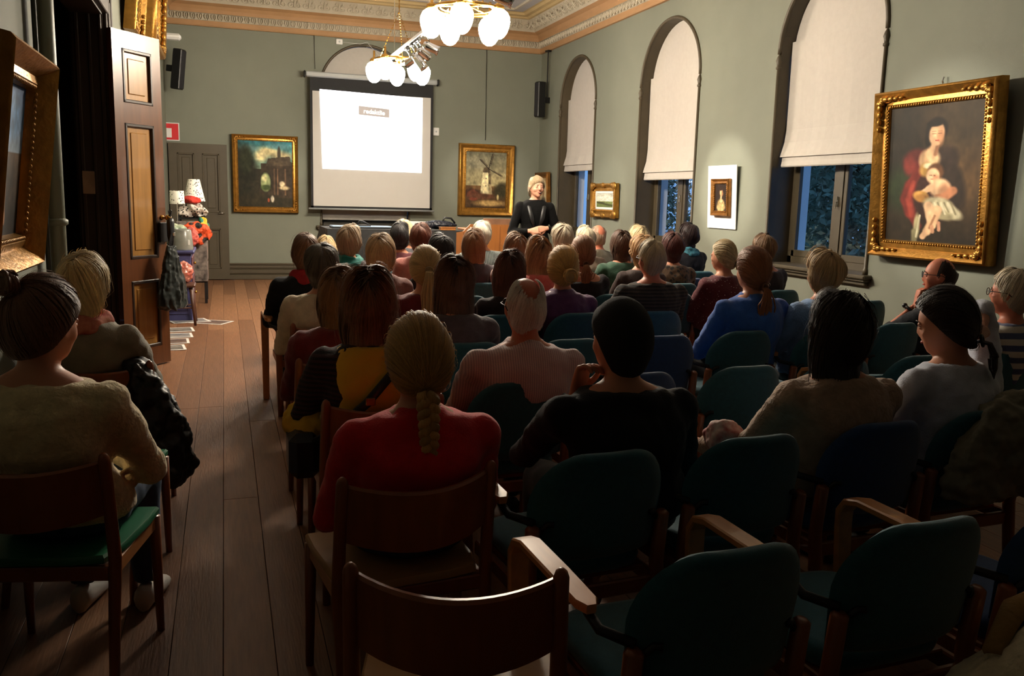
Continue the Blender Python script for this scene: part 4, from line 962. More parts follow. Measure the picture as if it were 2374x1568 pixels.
def hair_mat(c, dark=.45, tip=1.25):
    if c in HAIRM: return HAIRM[c]
    M = bpy.data.materials.new('hair_%d_%d_%d' % c); M.use_nodes = True; nt = M.node_tree; b = nt.nodes['Principled BSDF']
    at = nt.nodes.new('ShaderNodeAttribute'); at.attribute_name = 'lock'
    ra = nt.nodes.new('ShaderNodeValToRGB'); l = srgb(*c)
    ra.color_ramp.elements[0].color = (*[v*dark for v in l], 1); ra.color_ramp.elements[1].color = (*[min(1, v*tip) for v in l], 1)
    tc_ = nt.nodes.new('ShaderNodeTexCoord'); mp = nt.nodes.new('ShaderNodeMapping'); mp.inputs['Scale'].default_value = (260,260,11)
    ns = nt.nodes.new('ShaderNodeTexNoise'); ns.inputs['Scale'].default_value = 1.0; ns.inputs['Detail'].default_value = 3
    ad = nt.nodes.new('ShaderNodeMath'); ad.operation = 'MULTIPLY_ADD'; ad.inputs[1].default_value = .55
    sb = nt.nodes.new('ShaderNodeMath'); sb.operation = 'SUBTRACT'; sb.inputs[1].default_value = .28
    nt.links.new(tc_.outputs['Object'], mp.inputs[0]); nt.links.new(mp.outputs[0], ns.inputs['Vector'])
    nt.links.new(ns.outputs['Fac'], ad.inputs[0]); nt.links.new(at.outputs['Fac'], sb.inputs[0]); nt.links.new(sb.outputs[0], ad.inputs[2])
    nt.links.new(ad.outputs[0], ra.inputs['Fac']); nt.links.new(ra.outputs['Color'], b.inputs['Base Color'])
    bp = nt.nodes.new('ShaderNodeBump'); bp.inputs['Strength'].default_value = .6; bp.inputs['Distance'].default_value = .004
    nt.links.new(ns.outputs['Fac'], bp.inputs['Height']); nt.links.new(bp.outputs['Normal'], b.inputs['Normal'])
    b.inputs['Roughness'].default_value = .5; b.inputs['Specular IOR Level'].default_value = .35
    b.inputs['Sheen Weight'].default_value = .15
    HAIRM[c] = M; return M

HA, HB, HCZ = .076, .096, .116
TILT = math.radians(20)
KAX = Vector((0, -math.sin(TILT), math.cos(TILT))); FAX = Vector((0, math.cos(TILT), math.sin(TILT))); RAX = Vector((1,0,0))
HLX = [0, 35, 60, 80, 95, 120, 150, 180]; HLY = [72, 75, 83, 92, 101, 114, 119, 121]
def hdir(th, ph): return KAX*math.cos(th) + (FAX*math.cos(ph)+RAX*math.sin(ph))*math.sin(th)
def hpt(d, off): return Vector((d.x*(HA+off), d.y*(HB+off), d.z*(HCZ+off)))
def sstep(a, b, x):
    t = min(1, max(0, (x-a)/(b-a))); return t*t*(3-2*t)
def hair(style, L, vol, seed, bangs=.01, curl=0.0, n_locks=110, tie=(-.35, 0), tail=.3, out=.012, fat=1.0, fr=.42):
    """hair mesh in head space (origin = skull centre, +Y face)"""
    rd = random.Random(seed); mb = MB()
    tied = style in ('pony', 'bun', 'braid', 'updo')
    tied_dir = Vector((tie[1], -1, tie[0])).normalized()
    s1, s2, s3 = rd.random()*6, rd.random()*6, rd.random()*6
    part = Vector((rd.uniform(-.25, .25), 0, 0)) if style not in ('short', 'fringe') else Vector((0,0,0))
    def thmax(ph):
        a = abs(math.degrees(((ph+math.pi) % (2*math.pi))-math.pi))
        return math.radians(np.interp(a, HLX, HLY)), a
    def path(ph, off, t0=0.0, n=11, jit=0.0, Lk=1.0):
        tm, a = thmax(ph); pts = []
        off *= 1+.16*math.sin(2*ph+s1)+.10*math.sin(5*ph+s2)
        if tied:
            d0 = hdir(tm, ph); tt = t0
            for i in range(n):
                t = tt+(1-tt)*i/(n-1); wv = sstep(125, 35, a) if False else 1-sstep(35, 125, a)
                mid = d0+tied_dir; mid = mid.normalized() if mid.length > .3 else KAX
                top_ = (KAX*1.0-FAX*.15+RAX*math.sin(ph)*.75).normalized(); mid = (mid*(1-wv)+top_*wv).normalized()
                d = d0*(1-t)**2 + mid*(2*t*(1-t)*1.35) + tied_dir*t*t
                d = d.normalized(); lift = off*(1-.35*t) + .008*math.sin(math.pi*t)
                pts.append(hpt(d, lift+jit*math.sin(3*t)))
            return pts
        Lh = (L*sstep(48, 80, a) + bangs*(1-sstep(48, 80, a)))*Lk; arc = tm*.1; tot = arc+Lh
        ns = max(4, int(n*(1-min(.6, Lh/.35)))); nh = n-ns
        for i in range(ns):
            u_ = t0+(1-t0)*i/(ns-1); st_ = (KAX+part+FAX*(math.cos(ph)*(.5 if style != 'short' else .25))).normalized(); en_ = hdir(tm, ph)
            om = max(.05, st_.angle(en_)); d = (st_*math.sin((1-u_)*om)+en_*math.sin(u_*om))/math.sin(om)
            of = off*(.78+.30*math.sin(math.pi*min(1, u_*1.05)))
            if style in ('short', 'fringe') and a > 60: of *= 1-.72*sstep(.6, 1.0, u_)
            pts.append(hpt(d.normalized(), of+jit+.004*math.sin(u_*7+s3+ph*4)))
        e = pts[-1]; rad = Vector((e.x, e.y, 0)); rad = rad.normalized() if rad.length > 1e-5 else Vector((0,1,0))
        for i in range(1, nh+1):
            s = i/nh; back = sstep(100, 170, a)
            o_ = out*math.sin(math.pi*s*.9) - .03*s*s*(1 if style == 'bob' else .2)
            o_ += back*(.10*max(0, Lh*s-.10) if style != 'bob' else 0)
            w_ = curl*math.sin(s*9+ph*3)
            pts.append(e + Vector((0,0,-Lh*s)) + rad*(o_+w_) + Vector((-rad.y, rad.x, 0))*curl*math.cos(s*8+ph*2))
        return pts
    # under-cap
    nφ = 40; cap0 = 0.0
    R = []
    if style == 'fringe':
        cols = [path(math.radians(75)+math.radians(210)*j/(nφ-1), vol*.5, fr, 8) for j in range(nφ)]
        R = [[c[i] for c in cols] for i in range(8)]; mb.rings(R, False, False, lv=.25)
    else:
        cols = [path(j*math.tau/nφ, vol*.86, 0, 11) for j in range(nφ)]
        R = [[c[i] for c in cols] for i in range(11)]; mb.rings(R, True, False, lv=.42)
    # locks
    for k in range(n_locks):
        if style == 'fringe': ph = math.radians(rd.uniform(78, 282)); t0 = rd.uniform(fr-.06, fr+.25)
        else:
            ph = rd.uniform(-math.pi, math.pi); t0 = rd.choice((0, 0, .05, rd.uniform(0, .45)))
            if tied: t0 = rd.uniform(0, .35)
        j = rd.uniform(-.002, .003)
        p_ = path(ph, vol*rd.uniform(.88, 1.03), t0, 11, j, rd.uniform(.70, 1.06) if L > .04 else 1.0)
        sw = rd.uniform(-.012, .012); wv = rd.uniform(-.0025, .0025); cl = .006*math.sin(ph*9+s1)+.004*math.sin(ph*17+s2)
        tg_ = Vector((-p_[5].y, p_[5].x, 0)); tg_ = tg_.normalized() if tg_.length > 1e-5 else Vector((1,0,0))
        p_ = [q+tg_*((sw*i/10+cl*math.sin(i*.3))*(1 if not tied else .35)+wv*math.sin(i*.9+ph*5)) for i, q in enumerate(p_)]
        w0 = rd.uniform(.0016, .0034)*fat
        rad = [w0*(.6 if i == 0 else 1.0 if i < 7 else (.95, .8, .55, .15)[i-7]) for i in range(11)]
        mb.ribbon(p_, rad, p_[6].normalized(), lv=min(1, max(.15, .52+.9*cl/.01*.12+rd.uniform(-.2, .2))))
    for k in range(n_locks//14):     # flyaway strands
        ph = rd.uniform(-math.pi, math.pi)
        if style == 'fringe': continue
        p_ = path(ph, vol*rd.uniform(1.05, 1.45), rd.uniform(0, .3), 11, rd.uniform(0, .004), rd.uniform(.8, 1.15)); sw = rd.uniform(-.03, .03)
        p_ = [q+Vector((sw*(i/10)**2, rd.uniform(-.001,.001), 0)) for i, q in enumerate(p_)]
        mb.ribbon(p_, [.0011]*10+[.0003], p_[6].normalized(), lv=rd.uniform(.5, .9))
    tp = hpt(tied_dir, vol+.005)
    if style == 'pony':
        for k in range(120):
            a = rd.random()*6.28; r0 = rd.uniform(.0, .018); ax = Vector((math.cos(a), .2*math.sin(a), 0))*r0
            ln = tail*rd.uniform(.75, 1.05); sp = rd.uniform(.4, 1.6)
            pts = [tp+ax+Vector((0,-.004,0)), tp+ax*1.2+Vector((0,-.035,-.015)), tp+ax*1.8*sp+Vector((0,-.045,-.07)), tp+ax*2.6*sp+Vector((0,-.04,-ln*.5)), tp+ax*2.2*sp+Vector((0,-.035,-ln*.8)), tp+ax*.8+Vector((rd.uniform(-.01,.01),-.03,-ln))]
            mb.tube(pts, [.004,.005,.0055,.005,.004,.001], 4, lv=rd.uniform(.35, .8))
        mb.tube([tp+Vector((.02*math.cos(i*math.tau/14), -.012, .02*math.sin(i*math.tau/14))) for i in range(14)], .006, 6, closed=True, lv=0.0)
    if style in ('bun', 'updo'):
        R_ = .034 if style == 'bun' else .042
        for k in range(46):
            a0 = rd.random()*6.28; tl = rd.uniform(-.6, .6); rr = R_*rd.uniform(.35, 1); zz = rd.uniform(-.4, .4)*R_
            pts = [tp+Vector((rr*math.cos(a0+i*.55), -.022+rr*.55*math.sin(a0*2+i*.5)-.01, rr*math.sin(a0+i*.55)+zz*.3)) for i in range(10)]
            mb.tube(pts, [.003]+[.006]*8+[.003], 4, lv=rd.uniform(.3, .85))
        mb.ell(tp+Vector((0,-.022,0)), (R_*.9, R_*.75, R_*.9), 12, 8, lv=.4)
    if style == 'braid':
        # three-strand plait hanging from the nape
        for s in range(3):
            pts = []; rr = []
            n = 40
            for i in range(n):
                u = i/(n-1); w_ = .020*(1-.35*u)*(.3 if i == 0 else 1); a = u*22+s*math.tau/3
                pts.append(tp+Vector((w_*math.sin(a), -.015-.012*math.sin(2*a)-.018*math.sin(u*3), -.01-tail*u))); rr.append(.017*(1-.45*u))
            mb.tube(pts, rr, 7, lv=.35+.25*s)
        e = tp+Vector((0,-.018,-.01-tail)); mb.tube([e+Vector((0,0,.008)), e+Vector((0,0,-.008))], .013, 8, lv=0)
        for k in range(14):
            a = rd.random()*6.28; ax = Vector((math.cos(a), math.sin(a)*.6, 0))*.012
            mb.tube([e+ax*.4, e+ax*1.3+Vector((0,0,-.04)), e+ax*1.2+Vector((0,0,-.08)), e+ax*.2+Vector((0,0,-.12))], [.005,.007,.006,.001], 5, lv=rd.uniform(.5, 1.0))
    return mb

def hand_raw(curl=.5, spread=.1):
    """left/right agnostic hand: wrist at origin, fingers +Y, palm facing -Z, thumb at +X"""
    mb = MB(); mb.rings([[(hw*math.copysign(abs(math.cos(a))**.7, math.cos(a)), y, th*math.sin(a)) for a in [j*math.tau/12 for j in range(12)]] for y, hw, th in ((-.03,.024,.019),(.0,.026,.018),(.03,.036,.016),(.06,.041,.015),(.085,.041,.013),(.095,.037,.010))])
    for k, (x_, ln, sp) in enumerate(((.030,.070,.5),(.010,.078,.1),(-.011,.072,-.25),(-.030,.058,-.6))):
        p_ = Vector((x_, .085, 0)); d = Vector((sp*spread, 1, 0)).normalized(); pts = [p_-d*.02, p_]; ang_ = .25*curl
        for sgm in (.42, .32, .26):
            ang_ += curl*.75; q = Vector((d.x*math.cos(ang_), d.y*math.cos(ang_), -math.sin(ang_))); pts.append(pts[-1]+q*ln*sgm)
        mb.tube(pts, [.0098,.0098,.0092,.0084,.0066], 8)
        mb.ell(pts[-1], (.0068,.0068,.0068), 8, 6)
    t_ = [Vector((.020,.012,-.004)), Vector((.042,.034,-.010)), Vector((.056,.060,-.018)), Vector((.056,.086,-.028))]
    mb.tube(t_, [.014,.0125,.011,.0085], 8); mb.ell(t_[-1], (.0088,.0088,.0088), 8, 6)
    return mb
BAKE = []     # (object, hands) waiting for remeshing
def remesh_obj(name, mb, mt, parent, vox, smooth_it=4, disp=0.0, hands=None, extra=None):
    me = bpy.data.meshes.new(name); me.from_pydata(mb.v, [], mb.f)
    bm = bmesh.new(); bm.from_mesh(me); bmesh.ops.recalc_face_normals(bm, faces=bm.faces); bm.to_mesh(me); bm.free()
    for k in (mt if isinstance(mt, (list, tuple)) else [mt]): me.materials.append(k)
    o = link(name, me, parent)
    md = o.modifiers.new('r', 'REMESH'); md.mode = 'VOXEL'; md.voxel_size = vox
    md = o.modifiers.new('s', 'SMOOTH'); md.iterations = smooth_it; md.factor = .5
    if disp:
        md = o.modifiers.new('d', 'DISPLACE'); md.texture = folds; md.strength = disp; md.mid_level = .5; md.texture_coords = 'LOCAL'
    BAKE.append((o, hands, extra)); return o
HANDS = {}
def get_hand(curl, left, vx=.004):
    key = (curl, left, vx)
    if key not in HANDS:
        mb = hand_raw(curl); me = bpy.data.meshes.new('hand'); me.from_pydata(mb.v, [], mb.f)
        bm = bmesh.new(); bm.from_mesh(me); bmesh.ops.recalc_face_normals(bm, faces=bm.faces); bm.to_mesh(me); bm.free()
        o = bpy.data.objects.new('hand_tmp', me); C.objects.link(o)
        md = o.modifiers.new('r', 'REMESH'); md.mode = 'VOXEL'; md.voxel_size = vx
        md = o.modifiers.new('s', 'SMOOTH'); md.iterations = 3; md.factor = .5
        dg_ = bpy.context.evaluated_depsgraph_get(); ev = bpy.data.meshes.new_from_object(o.evaluated_get(dg_))
        V = np.zeros(len(ev.vertices)*3); ev.vertices.foreach_get('co', V); V = V.reshape(-1, 3); F = [tuple(p.vertices) for p in ev.polygons]
        if left: V = V*np.array([-1,1,1]); F = [tuple(reversed(f)) for f in F]
        bpy.data.objects.remove(o); HANDS[key] = (V, F)
    return HANDS[key]
def hand_at(wrist, toward, palm, curl=.5, left=False, s=1.0, vx=.004):
    V, F = get_hand(curl, left, vx); y = Vector(toward).normalized(); z = -Vector(palm); z = (z-y*z.dot(y)).normalized(); x = y.cross(z)
    Rm = np.array([[x[i], y[i], z[i]] for i in range(3)]); return (V*s @ Rm.T + np.array(wrist), F)
LEFT_S = {1: True, -1: False}
eye_me = None
def person(label, x, y, zt, yaw=0, style='short', hc=(120,90,60), L=.02, vol=.022, bangs=.012, top=(60,60,70), topkw=None, skin=0, lean=-.08, width=1.0, arms=None, standing=False, trousers=0, head_yaw=0, head_pitch=0, head_tilt=0, neckline=0.0, collar=None, scarf=None, hairkw=None, glasses=False, hat=None, shoes=None, sleeve=1.0, slump=0.0, disp=.026, vox=.0145, fine=False, vest=None, garment='sweater', bald=False, stoop=0.0):
    """x, y, zt = where the crown of the head is; the figure sits (or stands) below it"""
    yr = math.radians(yaw); hipx = x + math.sin(yr)*lean; hipy = y - math.cos(yr)*lean
    t = thing('person', label, 'person', (hipx, hipy, 0), (0,0,yr), 'seated audience' if not standing else None)
    seat = .46 if not standing else .90
    sk = M_skins[skin]; w = width
    zs = zt-.345-stoop           # shoulder joint height
    hipz = seat+.09
    def ty(z): # spine curve: y as function of z
        u = (z-hipz)/(zs-hipz); return (lean-.015)*u - .045*math.sin(math.pi*min(1, max(0, u)))*(1 if not standing else .3)
    zz = lambda u: hipz+(zs-hipz)*u
    prof = [(-.14,.150,.115),(-.08,.178,.135),(.0,.185,.142),(.15,.172,.132),(.35,.150,.115),(.55,.152,.118),(.75,.165,.124),(.9,.172,.118),(1.0,.172,.104),(1.08,.150,.088),(1.115,.128,.081),(1.15,.105,.074),(1.18,.084,.068),(1.20,.070,.064)]
    def torso(grow, umax, umin=-.2):
        mb = MB(); R = []
        for u, rx, ry in prof:
            if u > umax+1e-6 or u < umin: continue
            z = zz(u) if u <= 1 else zs+(u-1)*.42
            R.append([((rx*w+grow)*math.copysign(abs(math.cos(a))**.85, math.cos(a)), ty(min(z, zs))+(ry+grow)*math.sin(a), z) for a in [j*math.tau/24 for j in range(24)]])
        mb.rings(R); return mb
    nb = Vector((0, ty(zs)+.005, zs+.05)); hc0 = Vector((0, lean+.005, zt-.012-HCZ))
    Hm = Matrix.Translation(hc0) @ Matrix.Translation(Vector((0,-.02,-.09))) @ Matrix.Rotation(math.radians(head_yaw), 4, 'Z') @ Matrix.Rotation(-math.radians(head_pitch), 4, 'X') @ Matrix.Rotation(math.radians(head_tilt), 4, 'Y') @ Matrix.Translation(Vector((0,.02,.09)))
    # arms
    A = {}
    for s, nm in ((-1, 'l'), (1, 'r')):
        sh = Vector((s*.168*w, ty(zs), zs-.01))
        if arms and nm in arms: el, wr, hd, pal, cu = arms[nm]
        elif standing: el, wr, hd, pal, cu = (s*.24, -.02, zs-.30), (s*.24, .06, zs-.54), (0,.3,-1), (-s,0,0), .5
        else: el, wr, hd, pal, cu = (s*.225*w, .05, zs-.275), (s*.075, .25, seat+.17), (-s*.5,.8,-.25), (0,0,-1), .55
        A[nm] = (sh, Vector(el), Vector(wr), Vector(hd), Vector(pal), cu, s)
    # legs
    Lg = []
    for s in (-1, 1):
        if standing: Lg.append([(s*.085,0,hipz-.02),(s*.09,.015,.50),(s*.09,-.01,.09)])
        else: Lg.append([(s*.085,.02,seat+.075),(s*.105,.41,seat+.055),(s*.11,.40,.10)])
    def limbs(mb, grow, arm=True, leg=True, alen=1.0):
        if arm:
            for nm in A:
                sh, el, wr = A[nm][:3]; mb.ell(sh+Vector((0,0,-.01)), (.062+grow, .062+grow, .066+grow), 12, 8)
                e2 = el.lerp(wr, .5); wr2 = el.lerp(wr, alen)
                mb.tube([sh, sh.lerp(el, .5), el], [.056+grow,.050+grow,.041+grow], 12); mb.ell(el, (.042+grow,)*3, 10, 8)
                mb.tube([el, el.lerp(wr2, .35), wr2], [.041+grow,.040+grow,.028+grow*1.2], 12)
        if leg:
            for P_ in Lg:
                a, b, c = [Vector(q) for q in P_]
                mb.tube([a, a.lerp(b, .5), b], [.092+grow,.078+grow,.060+grow], 12); mb.ell(b, (.060+grow,)*3, 12, 8); mb.tube([b, b.lerp(c, .35), c], [.058+grow,.054+grow,.036+grow], 12)
    body = torso(-.012, 1.2); limbs(body, -.010)
    body.tube([nb+Vector((0,0,-.06)), nb, Hm @ Vector((0,-.012,-.075)), Hm @ Vector((0,-.005,-.03))], [.066,.056,.053,.05], 14)
    H = MB(); H.ell((0,0,0), (HA, HB, HCZ), 22, 16); H.ell((0,.030,-.062), (.056,.062,.052), 16, 10); H.ell((0,.062,-.095), (.026,.024,.020), 10, 8)
    H.ell((0,.058,.018), (.058,.036,.05), 12, 8)
    H.tube([(0,.084,.020),(0,.094,-.004),(0,.105,-.026),(0,.098,-.036)], [.008,.010,.013,.009], 8)
    for s in (-1, 1):
        H.ell((s*.034,.060,-.030), (.030,.028,.030), 12, 8)
        H.ell((s*.079,-.004,-.006), (.010,.020,.031), 10, 8); H.ell((s*.078,.004,-.03), (.008,.010,.014), 8, 6)
    body.add([Hm @ Vector(v) for v in H.v], H.f)
    hands = [hand_at(tuple(A[nm][2]), A[nm][3], A[nm][4], A[nm][5], nm == 'l', vx=.0042 if (fine or arms) else .0068) for nm in A]
    remesh_obj('body', body, sk, t, .0075 if fine else (.0185 if y > 5.6 else .0142), 3 if not fine else 4, hands=hands)
    # clothing
    kw = dict(rough=.85, var=.12, scale=18, sheen=.25 if max(top) > 70 else .04, bump=.25, bscale=160); kw.update(topkw or {}); kw.setdefault('spec', .25 if max(top) < 40 else .4)
    Mt = mat('cloth_%d_%d_%d_%s' % (*top, kw.get('kind', '')), top, **kw)
    g = torso(.008, 1.15-neckline, -.2 if not standing else -.6); limbs(g, .008, leg=False, alen=.93*sleeve)
    if standing: g.tube([(0,0,hipz+.05),(0,.0,hipz-.12)], [.185*w+.01,.20*w+.01], 20, flat=.75)
    if collar: 
        zc_ = zs+.055; g.rings([[(r_*math.cos(a), ty(zs)+.012+r_*1.05*math.sin(a), z_) for a in [j*math.tau/20 for j in range(20)]] for r_, z_ in ((.085,zc_-.03),(.076,zc_+.015),(.070,zc_+.035),(.060,zc_+.03))])
    remesh_obj(garment, g, Mt, t, .009 if fine else (vox if y < 5.6 else .019), 4, disp)
    if vest:
        vb = torso(.020, 1.15, .0); vb.v = [(v[0]*.86, v[1], v[2]) for v in vb.v]; remesh_obj('vest', vb, mat('cloth_vest_%d_%d_%d' % vest, vest, .85, var=.08, sheen=.2, bump=.2, bscale=160), t, vox, 3, .01)
    tr_ = MB(); R = []
    for u, rx, ry in ((-.35,.13,.10),(-.2,.165,.125),(0,.176,.134),(.12,.168,.128)):
        z = zz(u) if not standing else hipz+u*.3
        if not standing: z = max(seat-.005, z)
        R.append([((rx*w+.004)*math.cos(a), ty(z)+(ry+.004)*math.sin(a), z) for a in [j*math.tau/20 for j in range(20)]])
    tr_.rings(R); limbs(tr_, .010, arm=False)
    remesh_obj('trousers', tr_, M_trouser[trousers], t, .018 if y < 3 else .028, 3, .015)
    for P_ in Lg:
        c = Vector(P_[2]); mb = MB(); mb.rings([[(c.x+hw*math.cos(a), c.y+yy, max(0, zc2+hh*math.sin(a))) for a in [j*math.tau/12 for j in range(12)]] for yy, hw, hh, zc2 in ((-.055,.022,.035,.038),(-.045,.034,.05,.05),(.0,.036,.05,.05),(.06,.042,.036,.036),(.13,.045,.028,.028),(.18,.036,.022,.022),(.20,.018,.012,.014))])
        obj('shoe', mb, shoes or M_shoe, t, True)
    # hair / hat
    if hat is None:
        hk = dict(seed=int(abs(x*100+y*37)) % 997, bangs=bangs); hk.update(hairkw or {}); far = y > 5.6; hk['n_locks'] = int(hk.get('n_locks', 110)*(2.4 if far else 5.8)*(1.25 if L > .1 else 1)); hk['fat'] = 1.5 if far else 1.0
        hb = hair(style, L, vol, **hk); hb.v = [tuple(Hm @ Vector(v)) for v in hb.v]
        me = hb.mesh('hair', True); at = me.attributes.new('lock', 'FLOAT', 'POINT'); at.data.foreach_set('value', hb.lv); me.materials.append(hair_mat(hc)); link('hair', me, t)
    else:
        mb = MB(); R = []
        for i in range(13):
            r_ = []
            for j in range(28):
                ph = j*math.tau/28; a_ = abs(math.degrees(((ph+math.pi) % math.tau)-math.pi)); tm = math.radians(np.interp(a_, [0,60,95,130,180], [66,82,92,124,134]))
                r_.append(tuple(Hm @ hpt(hdir(.02+(tm-.02)*i/12, ph), .020+(.004 if i == 11 else 0))))
            R.append(r_)
        mb.rings(R, True, False)
        obj('knitted_cap', mb, mat('cap_%d_%d_%d' % hat, hat, .9, var=.15, bump=.5, bscale=300), t, True)
    # face
    far_ = y > 5.6 and not standing
    global eye_me
    if eye_me is None:
        mb = MB(); mb.ell((0,0,0), (.0112,.0112,.0112), 16, 10); eye_me = mb.mesh('eye', True)
        cs_ = [sum((eye_me.vertices[i].co for i in p_.vertices), Vector())/len(p_.vertices) for p_ in eye_me.polygons]
        eye_me.materials.append(M_eye); eye_me.materials.append(M_iris); eye_me.polygons.foreach_set('material_index', [1 if c_.y > .0082 else 0 for c_ in cs_])
    for s in (-1, 1):
        e = link('eye', eye_me, t, Hm @ Vector((s*.030,.0805,.004))); e.rotation_euler = (0,0,math.radians(head_yaw))
        mb = MB(); mb.ell((s*.030,.0795,.0085), (.0155,.0125,.0105), 12, 8); mb.ell((s*.030,.0790,-.0045), (.0145,.0115,.0075), 10, 6); mb.v = [tuple(Hm @ Vector(v)) for v in mb.v]; obj('eyelids', mb, sk, t, True)
        if not far_: mb = MB(); mb.tube([(s*.014,.094,.020),(s*.028,.094,.0245),(s*.044,.084,.020)], [.0022,.0028,.001], 5); mb.v = [tuple(Hm @ Vector(v)) for v in mb.v]; obj('eyebrow', mb, hair_mat(hc), t, True)
    mb = MB(); mb.tube([(-.022,.080,-.064),(-.010,.090,-.061),(0,.0935,-.062),(.010,.090,-.061),(.022,.080,-.064)], [.002,.0055,.006,.0055,.002], 6); mb.v = [tuple(Hm @ Vector(v)) for v in mb.v]; obj('lips', mb, M_lip, t, True)
    if glasses:
        mb = MB()
        for s in (-1, 1):
            mb.tube([(s*.033+.024*math.cos(a), .104, .004+.019*math.sin(a)) for a in [j*math.tau/14 for j in range(14)]], .0022, 5, closed=True); mb.tube([(s*.057,.104,.008),(s*.082,.06,.008),(s*.086,-.01,.004),(s*.084,-.03,-.012)], .0022, 5)
        mb.tube([(-.009,.104,.008),(.009,.104,.008)], .002, 5); mb.v = [tuple(Hm @ Vector(v)) for v in mb.v]; obj('glasses', mb, M_black, t, True)
    if scarf:
        mb = MB(); rd = random.Random(int(x*31))
        for k in range(3):
            r_ = .082+.012*k; z_ = zs+.075-.026*k
            mb.tube([(r_*math.cos(a)*(1+.05*math.sin(3*a+k)), ty(zs)+.015+r_*math.sin(a), z_+.012*math.sin(a*2+k*2)) for a in [j*math.tau/26 for j in range(26)]], [.026+.005*math.sin(j*1.9+k*2) for j in range(26)], 8, closed=True)
        remesh_obj('scarf', mb, scarf, t, .011, 2, .012)
    return t, Hm, zs, ty
crumple = bpy.data.textures.new('crumpled_cloth', 'CLOUDS'); crumple.noise_scale = .045; crumple.noise_depth = 3
def bake_all():
    dg_ = bpy.context.evaluated_depsgraph_get()
    for o, hands, extra in BAKE:
        ev = bpy.data.meshes.new_from_object(o.evaluated_get(dg_)); old = o.data
        if hands:
            n = len(ev.vertices); V = np.zeros(n*3); ev.vertices.foreach_get('co', V); V = V.reshape(-1, 3)
            F = [tuple(p_.vertices) for p_ in ev.polygons]; VV = [V]
            off = n
            for hv, hf in hands: VV.append(hv); F += [tuple(i+off for i in f) for f in hf]; off += len(hv)
            me = bpy.data.meshes.new('body'); me.from_pydata([tuple(q) for q in np.concatenate(VV)], [], F)
            for k in old.materials: me.materials.append(k)
            ev = me
        ev.polygons.foreach_set('use_smooth', [True]*len(ev.polygons))
        o.modifiers.clear(); o.data = ev
    BAKE.clear()

# ------------------------------------------------------------------ chairs in place
def back_chair(kind, bx, by, rz, label):
    """bx, by = where the top of the chair back is"""
    off = -.277 if not kind.startswith('wood') else -.235
    if not kind.startswith('wood'): bx += .05 if by > 1.6 else .05 + .02*(bx > 1.2) + .01*(bx > 1.8)
    return place_chair(kind, bx - math.sin(rz)*(-off)*1.0, by + math.cos(rz)*(-off), rz, label)
back_chair('wood', .431, 1.61, -.319, 'empty wooden chair with curved back, nearest the camera')
back_chair('wood', .494, 2.248, .118, 'wooden chair of the person in the red shirt')
back_chair('wood', .550, 3.124, .041, 'wooden chair of the person in the yellow vest')
back_chair('wood', .52, 3.95, .03, 'wooden chair of the person in dark red behind the yellow vest')
back_chair('wood', .575, 5.05, .02, 'wooden chair of the person in the white top on the aisle')
place_chair('woodg', -.502, 2.874, -.22, 'wooden chair with green seat under the person in the cream sweater')
place_chair('woodg', -.514, 3.571, -.22, 'empty wooden chair with green seat on the left, between two sitters')
place_chair('woodg', -.515, 4.268, -.12, 'wooden chair with green seat under the person in the grey cardigan')
